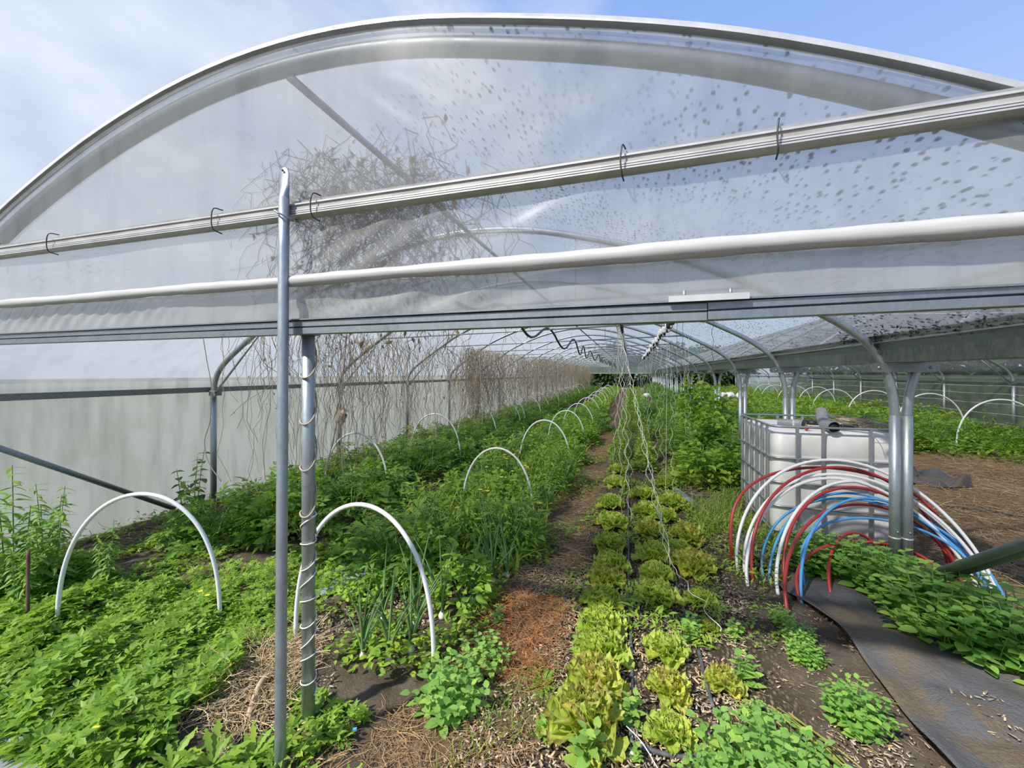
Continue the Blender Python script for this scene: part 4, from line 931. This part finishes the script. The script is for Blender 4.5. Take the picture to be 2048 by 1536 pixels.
# tomato-like and weedy bushes in the beds
mk_t = [lambda k=k: make_bush('tomato_plant', '', 'plant', None, 'tomato', 41 + k, 95, .42, .42, .26, T_PINN) for k in range(3)]
mk_w = [lambda k=k: make_bush('leafy_weed', '', 'weed', None, 'weed', 51 + k, 330, .34, .40, .085, T_OVAL) for k in range(2)]
mk_f = lambda: make_bush('feathery_weed', '', 'weed', None, 'weed', 58, 620, .36, .46, .075, T_SLIM)
def beds(x0, x1, y0, y1, step, kinds, smin, smax, label, grp, edge=None):
    y = y0
    while y < y1:
        x = x0
        while x <= x1:
            px, py = x + U(-.14, .14), y + U(-.2, .2)
            if px < -3.85 and py < 3.9: x += .42; continue
            kd = random.choice(kinds)
            mk = {'t0': mk_t[0], 't1': mk_t[1], 't2': mk_t[2], 'w0': mk_w[0], 'w1': mk_w[1], 'f': mk_f}[kd]
            lb, g_ = label[kd[0]]
            place(kd, mk, px, py, U(smin, smax), U(0, 6.28), lb, g_); x += .42
        y += step
        step = min(step * 1.035, 1.3)
LB_A = {'t': ('dark green tomato-leaved plant in the outer left bed under the hoops', 'outer bed plants'), 'w': ('bright leafy weed in the outer left bed under the hoops', 'outer bed weeds'), 'f': ('feathery green weed in the outer left bed', 'outer bed feathery weeds')}
LB_B = {'t': ('dark green tomato-leaved plant in the inner bed under the second row of hoops', 'inner bed plants'), 'w': ('bright leafy weed in the inner bed under the second row of hoops', 'inner bed weeds'), 'f': ('feathery green weed in the inner bed', 'inner bed feathery weeds')}
LB_C = {'t': ('tomato-leaved plant behind the lettuce rows', 'lettuce bed far plants'), 'w': ('leafy weed behind the lettuce rows', 'lettuce bed far weeds'), 'f': ('feathery weed among or behind the lettuce rows', 'lettuce bed far feathery weeds')}
LB_D = {'t': ('dark leafy plant behind the tank and along the columns', 'column row plants'), 'w': ('leafy weed behind the tank along the columns', 'column row weeds'), 'f': ('feathery weed along the columns', 'column row feathery weeds')}
LB_E = {'t': ('dark leafy plant in the far bed of the right-hand bay', 'right bay plants'), 'w': ('bright leafy weed in the far bed of the right-hand bay', 'right bay weeds'), 'f': ('tall feathery weed in the far bed of the right-hand bay', 'right bay feathery weeds')}
beds(-4.15, -2.75, 3.05, 15, .50, ['t0', 't1', 't2', 't0', 'w0'], .75, 1.05, LB_A, None)
beds(-1.9, -1.02, 2.75, 15, .44, ['w0', 'w1', 't1', 'f', 'f'], .80, 1.12, LB_B, None)
beds(-.12, .62, 7.2, 16, .55, ['f', 'f', 'w1', 'w0'], .55, .75, LB_C, None)
beds(1.0, 2.3, 6.3, 16, .60, ['t0', 't2', 'w0', 'f'], .9, 1.6, LB_D, None)
beds(3.2, 8.3, 10.4, 14.0, .95, ['w0', 'w1', 'f', 't1'], .85, 1.3, LB_E, None)
def far_bed(x0, x1, y0, y1, h, n, L_, mat, name, label):
    b = MB(); y = y0 + (y1 - y0) * R.uniform(0, 1, n) ** 1.2; x = R.uniform(x0, x1, n)
    hh = h * (.75 + .35 * np.sin(2.3 * x + 1.1 * y) * np.sin(1.3 * y - x)); z = hh * R.uniform(.1, 1, n) ** .5
    scatter(b, T_SMALL, np.stack([x, y, z], -1), R.uniform(0, 6.28, n), R.normal(.25, .4, n), R.normal(0, .4, n), L_ * R.uniform(.6, 1.3, n))
    stuff(b, name, mat, label, 'plants')
far_bed(-4.3, -2.6, 14.5, 39, .5, 7000, .17, 'tomato', 'distant_planting', 'dense dark planting far back in the outer left bed')
far_bed(-1.95, -.9, 14.5, 39, .45, 5500, .15, 'weed', 'distant_planting', 'dense bright planting far back in the inner bed')
far_bed(-.3, .85, 15.5, 39, .38, 5000, .14, 'weed', 'distant_planting', 'dense planting far back beyond the lettuce rows')
far_bed(1.1, 2.6, 15.5, 39, .9, 6000, .18, 'tomato', 'distant_planting', 'tall planting far back along the columns')
far_bed(2.7, 8.7, 14.0, 39, .62, 16000, .17, 'weed', 'distant_planting', 'dense planting far back in the right-hand bay')
# leafy climbers by the columns, tall weeds along the far right wall
mk_v = lambda: make_bush('climbing_plant', '', 'plant', None, 'weed', 61, 300, .45, 1.25, .14, T_HEART, 8)
for k, (x, y, s_) in enumerate(((1.65, 9.3, 1.0), (1.55, 11.0, 1.15), (1.7, 13.0, 1.1), (2.3, 8.4, .7), (1.35, 7.9, .75))):
    place('climber', mk_v, x, y, s_, U(0, 6), f'tall leafy plant climbing beside the columns, {ORD[k]} of the group' if k else 'tall leafy plant beside the third column, large pale leaves', None)
for k in range(16):
    y = 11.4 + k * 1.2; place('tall', mk_tall, 8.35 + U(-.3, .2), y, U(.75, 1.05), U(0, 6), 'tall leafy weed against the far right wall', 'weeds along the right wall')
# onions
def mk_onion():
    rr = np.random.default_rng(71); t = thing('onion_plant', '', 'onion', (0, 0, 0)); b = MB()
    for k in range(8):
        a = rr.uniform(0, 6.28); h = rr.uniform(.28, .55); l = rr.uniform(.03, .22); tt_ = np.linspace(0, 1, 9)
        kink = rr.uniform(0, 1) > .75
        P = np.stack([l * math.cos(a) * tt_ ** 1.8, l * math.sin(a) * tt_ ** 1.8, h * (tt_ - (.55 * np.clip(tt_ - .6, 0, 1) if kink else 0))], -1)
        b.tube(P, .0065 * (1 - tt_ ** 2) + .0008, 6, False)
    part(b, 'leaves', 'onion', t)
    part(MB().grid(np.array([[(r * math.cos(q), r * math.sin(q), z) for q in np.linspace(0, 2 * PI, 11)] for r, z in ((.001, -.01), (.018, .0), (.022, .015), (.012, .035), (.008, .05))])), 'bulb', 'string', t)
    return t
oni = [(-1.30, 1.98, .9), (-1.45, 1.95, .85), (-1.52, 2.05, .85), (-1.38, 2.12, .9), (-1.22, 2.08, 1.1), (-1.55, 2.3, .9), (-1.32, 2.32, 1.2), (-1.18, 2.4, 1.2), (-1.05, 2.62, 1.1), (-1.0, 2.9, 1.15), (-.95, 3.3, 1.1), (-1.0, 3.6, 1.15), (-.9, 4.5, 1.0), (-.88, 5.4, 1.0), (-1.6, 3.2, 1.1), (-1.5, 3.8, 1.1), (-1.1, 3.1, 1.2), (-.92, 3.0, 1.0)]
for k, (x, y, s_) in enumerate(oni):
    place('onion', mk_onion, x, y, s_, U(0, 6), f'onion plant with tubular leaves, {ORD[k]} from the front of the inner bed', 'onions')
# big rosette weeds at the poles, low rosettes on paths
def mk_ros():
    rr = np.random.default_rng(72); t = thing('rosette_weed', '', 'weed', (0, 0, 0)); b = MB(); n = 22
    tv = []
    for i, tq in enumerate(np.linspace(0, 1, 12)):
        hw = .13 * (.35 + .65 * tq) * (1 if i % 2 else .55) * (1 if tq < .9 else .35) + .012; zq = -.35 * tq * tq
        tv += [[tq - (.04 if i % 2 else 0), hw, zq + .25 * hw], [tq, 0, zq], [tq - (.04 if i % 2 else 0), -hw, zq + .25 * hw]]
    tf = []
    for i in range(11): tf += [[i * 3 + 3, i * 3 + 4, i * 3 + 1, i * 3], [i * 3 + 4, i * 3 + 5, i * 3 + 2, i * 3 + 1]]
    scatter(b, (np.array(tv), np.array(tf)), np.zeros((n, 3)) + [0, 0, .015], np.arange(n) * 2.4, rr.uniform(.25, 1.1, n), rr.normal(0, .2, n), rr.uniform(.09, .15, n))
    part(b, 'leaves', 'weed', t); return t
for x, y, s_, lb in ((-1.62, 1.22, 1.1, 'rosette weed with toothed leaves at the front pole foot, left side'), (-1.50, 1.30, .9, 'rosette weed between the left rosette and the front pole'), (-1.22, 1.22, .9, 'rosette weed right of the front pole foot'), (-1.75, 1.16, .9, 'rosette weed at the bottom edge left of the pole'), (-1.36, 1.16, .8, 'rosette weed right before the front pole'), (-1.05, 1.30, .7, 'rosette weed at the bottom edge right of the pole'),
                     (-.43, 2.02, .62, 'flat rosette weed on the chips left of the lettuces'), (-.44, 2.06, .5, 'second flat rosette weed behind the first on the chips'), (-1.22, 1.48, .5, 'small rosette weed right of the gable post')):
    place('ros', mk_ros, x, y, s_, U(0, 6), lb, None)
# yellow flowers
def mk_flower():
    t = thing('yellow_flower', '', 'flower', (0, 0, 0)); part(MB().tube([(0, 0, 0), (.01, 0, .1), (0, 0, .17)], .0018, 5), 'stalk', 'stem', t)
    b = MB(); scatter(b, T_ROUND, np.zeros((6, 3)) + [0, 0, .17], np.arange(6) * PI / 3, .35, 0, .016); part(b, 'petals', 'yellow', t); return t
for k, (x, y, lb) in enumerate(((-2.05, 1.08, 'yellow flower at the bottom edge among the left weeds'), (-2.72, 1.98, 'yellow flower left of the nearest outer hoop foot'), (-2.62, 1.95, 'yellow flower nearest the outer hoop foot'))):
    place('flower', mk_flower, x, y, 1.0, U(0, 6), lb, None)
for k in range(26):
    x, y = U(-1.85, -1.0), U(2.7, 9); place('flower', mk_flower, x, y, 1.35, U(0, 6), 'small yellow flower above the inner bed greenery', 'inner bed flowers', z=U(.28, .42))
tag(MB().box((-1.17, 1.52, .03), (.016, .011, .006), .5).build('plastic_scrap', 'blue_bit', None, False), 'small blue plastic scrap on the soil right of the gable post', 'scrap')
bg_ = MB(); q = np.linspace(0, 2 * PI, 15)
bg_.grid(np.array([[(.9 + r * math.cos(a) * (1.5 + .3 * math.sin(3 * a)), 26 + r * math.sin(a), z + .04 * math.sin(4 * a)) for a in q] for r, z in ((.01, .1), (.14, .14), (.17, .25), (.10, .36), (.01, .38))]))
tag(bg_.build('white_bag', 'white_bag'), 'white plastic bag far back on the path beside the strings', 'bag')
for k, (x, y) in enumerate(((3.3, 17.0), (3.62, 17.3), (3.95, 17.0))):
    b = MB(); b.grid(np.array([[(x + r * math.cos(a) * (1.3 + .3 * math.sin(3 * a + k)), y + r * math.sin(a), .65 + z + .05 * math.sin(4 * a)) for a in q] for r, z in ((.01, .0), (.12, .03), (.15, .10), (.10, .18), (.01, .2))]))
    tag(b.build('white_fleece', 'white_bag'), ('left', 'middle', 'right')[k] + ' one of three white fleece bundles in the right-hand bay', 'fleece', 'fleece bundles')

# ------------------------------------------------------------------ uncountable growth and litter
def carpet(n, box, test, L_, mat, name, label, tpl, h=.10, pit=.35, pw=1.0):
    b = MB(); x = R.uniform(box[0], box[1], n); y = R.uniform(box[2], box[3], n); k = test(x, y); x, y = x[k], y[k]; n = len(x)
    hh = h * (.65 + .5 * np.sin(5 * x + 2 * y) * np.sin(4 * y - 3 * x) + .25 * np.sin(13 * x + 9 * y)); z = ground_z(x, y) + np.maximum(hh, .02) * R.uniform(.15, 1, n) ** pw
    scatter(b, tpl, np.stack([x, y, z], -1), R.uniform(0, 6.28, n), R.normal(pit, .3, n), R.normal(0, .3, n), L_ * R.uniform(.6, 1.25, n))
    stuff(b, name, mat, label, 'ground cover')
nz_ = lambda x, y, f, s: np.sin(f * x + s) * np.sin(f * .8 * y + 1.7 * s) + .5 * np.sin(2.3 * f * x - f * y + s)
carpet(10500, (-4.9, -1.45, .8, 2.15), lambda x, y: (x < -1.80 - (y - 1.2) * .55 + .07 * np.sin(9 * y)) & ~((x > -2.55) & (y < 1.0) & (x > -2.9)), .058, 'carpet', 'clover_carpet', 'carpet of bright green clover-like weeds at the front left', T_PALM, .14, .25, .6)
carpet(5200, (-4.9, -1.9, 1.9, 3.3), lambda x, y: nz_(x, y, 4, 1) > -.25, .038, 'weed', 'low_weeds', 'low weeds between the front carpet and the outer bed', T_PALM, .12, .3)
carpet(3800, (-3.3, -2.0, 1.75, 2.6), lambda x, y: nz_(x, y, 5, 2) > -.45, .05, 'weed', 'low_weeds', 'yellowish low weeds round the nearest outer hoop foot', T_PINN, .16, .35)
carpet(2600, (-1.95, -.85, 1.85, 3.0), lambda x, y: nz_(x, y, 6, 3) > -.1, .045, 'weed', 'low_weeds', 'low leafy weeds among the onions', T_OVAL, .14, .3)
carpet(800, (-1.7, -.9, 1.05, 1.65), lambda x, y: nz_(x, y, 6, 3.7) > .1, .045, 'weed', 'low_weeds', 'low weeds round the feet of both poles', T_PALM, .09, .3)
carpet(5200, (-.15, .62, 2.55, 7.5), lambda x, y: nz_(x, y, 5, 4) > -.1, .06, 'weed', 'low_weeds', 'leafy weeds filling the gaps between lettuces', T_SLIM, .16, .4)
carpet(4500, (-1.0, -.25, 2.6, 12), lambda x, y: nz_(x, y, 4, 5) > .15, .045, 'weed', 'low_weeds', 'scattered low weeds along the straw path', T_OVAL, .07, .3)
carpet(3500, (.55, 1.35, 3.3, 7.5), lambda x, y: nz_(x, y, 3, 6) > -.1, .055, 'weed', 'low_weeds', 'grassy weeds between the lettuces and the tank', T_SLIM, .15, .55)
carpet(1200, (.5, 1.25, 1.6, 3.3), lambda x, y: nz_(x, y, 5, 7) > .75, .03, 'weed', 'low_weeds', 'tiny weeds dotted over the bare soil strip', T_OVAL, .05, .3)
carpet(5500, (-2.8, -1.85, 2.6, 14), lambda x, y: nz_(x, y, 3, 8) > -.35, .07, 'weed', 'low_weeds', 'weeds along the path between the two hooped beds', T_OVAL, .22, .3)
carpet(6500, (-4.95, -3.7, 2.5, 14), lambda x, y: nz_(x, y, 3, 9) > -.5, .07, 'weed', 'low_weeds', 'weeds at the foot of the left wall', T_SLIM, .2, .5)
carpet(1700, (2.0, 3.0, 2.4, 3.7), lambda x, y: nz_(x, y, 4, 2.2) > -.4, .07, 'yellowing', 'low_weeds', 'yellowing weeds right of the mint under the braces', T_LANCE, .16, .3)
carpet(4500, (2.7, 7.5, 8.0, 11.0), lambda x, y: (y > 9.2 + .8 * np.sin(1.5 * x)), .10, 'weed', 'low_weeds', 'low greenery at the edge of the right bay bed', T_OVAL, .3, .3)
def grass(n, box, test, h, mat, label):
    b = MB(); x = R.uniform(box[0], box[1], n); y = R.uniform(box[2], box[3], n); k = test(x, y); x, y = x[k], y[k]; n = len(x)
    scatter(b, T_BLADE, np.stack([x, y, ground_z(x, y)], -1), R.uniform(0, 6.28, n), R.normal(0, .2, n), R.normal(0, .2, n), h * R.uniform(.5, 1.3, n))
    stuff(b, 'grass_tufts', mat, label, 'grass')
grass(2600, (.65, 1.3, 3.9, 6.5), lambda x, y: nz_(x, y, 4, 1) > -.2, .17, 'grass', 'green grass tufts left of the tank')
grass(1000, (-.85, -.35, 1.35, 2.3), lambda x, y: nz_(x, y, 6, 1.3) > .35, .08, 'grass', 'thin grass tufts on the chips left of the lettuces')
grass(5000, (-1.9, -.85, 3.0, 12), lambda x, y: nz_(x, y, 2, .3) > -.6, .38, 'grass', 'tall fine grass through the inner bed')
def litter(n, box, test, L_, mat, name, label, tpls, zup=.02, pit=.15):
    b = MB()
    for tpl in tpls:
        m = n // len(tpls); x = R.uniform(box[0], box[1], m); y = R.uniform(box[2], box[3], m); k = test(x, y); x, y = x[k], y[k]; m = len(x)
        scatter(b, tpl, np.stack([x, y, ground_z(x, y) + .004 + R.uniform(0, zup, m)], -1), R.uniform(0, 6.28, m), R.normal(0, pit, m), R.uniform(-.4, .4, m), L_ * R.uniform(.4, 1.5, m))
    stuff(b, name, mat, label, 'litter')
litter(15000, (-.75, 1.15, 1.05, 3.3), lambda x, y: nz_(x, y, 3, 1) > -.75 + .7 * (x > .55), .021, 'chip', 'wood_chips', 'wood chip mulch scattered round the front lettuces', (T_CHIP,), .015, .25)
litter(3500, (-2.4, -1.2, 1.3, 2.6), lambda x, y: nz_(x, y, 5, 2) > -.2, .021, 'chip', 'wood_chips', 'wood chips round the two poles', (T_CHIP,), .015, .25)
litter(2200, (1.15, 2.3, 1.7, 2.5), lambda x, y: nz_(x, y, 4, 3) > .35, .021, 'chip', 'wood_chips', 'wood chips on the grey sheet at the bottom right', (T_CHIP,), .06, .25)
litter(3800, (-.90, -.36, 1.9, 11), lambda x, y: nz_(x, y, 3, 4) > -.6, .10, 'straw', 'straw_litter', 'brown straw on the path left of the lettuces', (T_STRAND, T_STRAND2), .035)
litter(2800, (-.90, -.40, 1.98, 2.75), lambda x, y: x > -2, .075, 'straw_rust', 'straw_litter', 'dense rusty straw heap on the near path', (T_STRAND, T_STRAND2), .07, .3)
litter(1500, (-2.05, -1.58, 1.35, 1.95), lambda x, y: np.abs(x + 1.82 + (y - 1.5) * .25) < .24, .12, 'straw_pale', 'straw_litter', 'pale and brown straw heap left of the poles', (T_STRAND, T_STRAND2), .06, .3)
litter(1500, (-1.3, -.3, 1.1, 1.75), lambda x, y: nz_(x, y, 5, 2.5) > -.1, .09, 'straw', 'straw_litter', 'loose straw along the bottom edge left of the lettuces', (T_STRAND, T_STRAND2), .02)
litter(9000, (2.45, 7.5, 3.4, 10.2), lambda x, y: nz_(x, y, 1.6, 5) > -.6, .17, 'straw', 'straw_litter', 'brown straw mulch over the soil of the right-hand bay', (T_STRAND, T_STRAND2), .04)
litter(6000, (2.45, 7.5, 3.4, 10.2), lambda x, y: nz_(x, y, 1.6, 7) > -.45, .17, 'straw_pale', 'straw_litter', 'pale straw over the soil of the right-hand bay', (T_STRAND, T_STRAND2), .05)
litter(2200, (-4.95, -2.6, 2.1, 8), lambda x, y: nz_(x, y, 2, 8) > .1, .13, 'straw_pale', 'straw_litter', 'dry stalks fallen along the foot of the left wall', (T_STRAND, T_STRAND2), .05, .3)
litter(500, (.7, 1.3, 3.9, 6.8), lambda x, y: x > 0, .13, 'straw_pale', 'straw_litter', 'dry stalks in the grass left of the tank', (T_STRAND, T_STRAND2), .08, .3)
litter(1500, (.45, 1.3, 1.5, 4.2), lambda x, y: x > 0, .016, 'chip', 'wood_chips', 'small pale chips dotted over the bare soil strip', (T_CHIP,), .006, .2)
litter(1600, (-.90, -.36, 1.9, 9), lambda x, y: nz_(x, y, 3, 6) > -.4, .10, 'straw_pale', 'straw_litter', 'pale straw on the path left of the lettuces', (T_STRAND, T_STRAND2), .035)
litter(700, (.45, 1.3, 1.5, 4.2), lambda x, y: x > 0, .05, 'straw_pale', 'straw_litter', 'thin straw bits over the bare soil strip', (T_STRAND,), .01)
litter(1500, (1.45, 2.4, 1.7, 2.35), lambda x, y: nz_(x, y, 3, 1.1) > -.3, .06, 'straw', 'straw_litter', 'brown leaf litter and straw on the sheet at the bottom right corner', (T_STRAND, T_STRAND2), .07, .3)
ys_ = MB()
for k in range(14):
    x0, y0 = .66 + U(-.04, .04), 2.12 + U(-.05, .05); a = -1.12 + U(-.14, .14); l = U(.35, .6)
    ys_.tube(smooth_path([(x0, y0, .04), (x0 + .5 * l * math.cos(a) + .02, y0 + .5 * l * math.sin(a), .06), (x0 + l * math.cos(a), y0 + l * math.sin(a), .03)], 4), .003, 5, False)
stuff(ys_, 'flattened_stalks', 'yellowing', 'bunch of flattened yellow-green stalks at the bottom right', 'stalks')

# dead vines
def vines(n, xf, y0, y1, ztop, lmin, lmax, r, label, mat='dry', crimp=.05, leafn=0, pw=1.0, ymin=1.60):
    b = MB()
    for k in range(n):
        y = y0 + (y1 - y0) * R.uniform() ** pw; x = xf(y) + R.normal(0, .14); zt_ = ztop(y) - abs(R.normal(0, .12)); l = R.uniform(lmin, lmax); m = 11
        t = np.linspace(0, 1, m); px = np.cumsum(R.normal(0, crimp, m)); py = np.cumsum(R.normal(0, crimp, m))
        P = np.stack([x + px - px[0], np.maximum(y + py - py[0], ymin + R.uniform(0, .05)), np.maximum(zt_ - l * t + R.normal(0, .02, m), .02)], -1)
        b.tube(P, r * R.uniform(.6, 1.4), 3, False)
    if leafn:
        yy_ = y0 + (y1 - y0) * R.uniform(0, 1, leafn) ** pw; xx_ = np.array([xf(q_) for q_ in yy_]) + R.normal(0, .15, leafn); zz_ = np.array([ztop(q_) for q_ in yy_]) - R.uniform(.0, 1.0, leafn) ** 1.3
        scatter(b, T_SMALL, np.stack([xx_, yy_, np.maximum(zz_, .1)], -1), R.uniform(0, 6.28, leafn), R.normal(-1.0, .5, leafn), R.normal(0, .6, leafn), .045 * R.uniform(.5, 1.4, leafn))
    return stuff(b, 'dead_vines', mat, label, 'vines')
vx = lambda y: -3.55 - .02 * y * 0
vines(110, lambda y: -3.75 + U(-.5, .5), 3.3, 5.2, lambda y: 2.15, .6, 2.1, .0028, 'tangle of dead vines hanging round the first left leg', crimp=.035, leafn=60)
vines(260, lambda y: -3.5 + U(-.25, .25), 4.4, 9.5, lambda y: 2.15, .6, 2.1, .0028, 'dead vine strands hanging from the tie bars over the outer bed', crimp=.045, leafn=200)
vines(1500, lambda y: -3.55, 8.6, 38, lambda y: 2.22, .8, 2.0, .0040, 'dense curtain of dead brown vines far along the outer bed', crimp=.06, leafn=2600, pw=1.5)
vines(120, lambda y: U(-3.5, -1.2), 2.6, 4.2, lambda y: 2.3, .35, .95, .0022, 'dead vines dangling below the track left of the gable post', crimp=.035, leafn=90)
vines(420, lambda y: -1.40 + U(-.30, .42), 1.62, 2.2, lambda y: 2.76, .2, .8, .0018, 'dead vines matted behind the gable film at the post', crimp=.05, leafn=500)
def dangler(pts, r, label):
    tag(MB().tube(smooth_path(pts, 5), r, 5).build('dry_vine', 'dry'), label, 'dead stem')
dangler([(-3.95, 2.9, 1.95), (-3.90, 2.9, 1.72), (-3.84, 2.9, 1.45), (-3.86, 2.9, 1.15), (-3.93, 2.9, .95), (-3.88, 2.9, .75), (-3.72, 2.9, .58)], .004, 'long bent dead stem hanging alone before the left wall')
dangler([(-3.5, 3.0, 1.95), (-3.42, 3.1, 1.7), (-3.45, 3.3, 1.55), (-3.9, 3.3, 1.3), (-4.1, 3.3, 1.15)], .003, 'forked dead stem left of the first left leg')
dangler([(-3.35, 4.2, 2.1), (-3.40, 4.2, 1.6), (-3.45, 4.2, 1.2), (-3.60, 4.2, .6), (-3.75, 4.2, .2)], .008, 'thick dead stem hanging over the second outer hoop')
cl_ = MB(); scatter(cl_, T_OVAL, np.array([-3.42, 4.2, 1.12]) + R.normal(0, .04, (26, 3)), R.uniform(0, 6, 26), R.normal(-1.1, .4, 26), R.normal(0, .5, 26), R.uniform(.06, .16, 26))
tag(cl_.build('withered_leaf_clump', 'dry'), 'withered brown leaf clump on the thick dead stem', 'dead leaves')

# ------------------------------------------------------------------ outside
def tree(x, y, rx_, rz_, n, label, seed, L_=.5):
    rr = np.random.default_rng(seed); t = thing('hedge_tree', label, 'tree', (x, y, 0), 0); b = MB()
    v = rr.normal(0, 1, (n, 3)); v /= np.linalg.norm(v, axis=1, keepdims=True); rad = rr.uniform(.5, 1, n) ** .5 * (1 + .2 * np.sin(4 * np.arctan2(v[:, 1], v[:, 0]) + seed))
    pos = v * rad[:, None] * np.array([rx_, rx_ * .8, rz_]) + np.array([0, 0, rz_ * 1.02])
    scatter(b, T_SMALL, pos, np.arctan2(v[:, 1], v[:, 0]) + rr.normal(0, .6, n), rr.normal(-.1, .5, n), rr.normal(0, .5, n), L_ * rr.uniform(.6, 1.3, n))
    part(b, 'crown', 'hedge', t); part(MB().tube([(0, 0, 0), (0, 0, rz_)], (.16, .09), 8), 'trunk', 'twig', t); return t
for k, x in enumerate((-9, -5.5, -2.2, 1.0, 4.2, 7.6, 11)):
    tree(x, 50 + 2 * math.sin(3 * x), 2.5, 2.1 + .4 * math.sin(5 * x), 2600, f'dark hedge tree beyond the far end of the tunnel, {ORD[k]} from the left', 80 + k)
for k, y in enumerate((11, 15, 19.5, 24, 29)):
    tree(12.4, y, 2.6, 2.3, 2600, f'hedge tree outside the far right wall, {ORD[k]} from the front', 100 + k, .45)
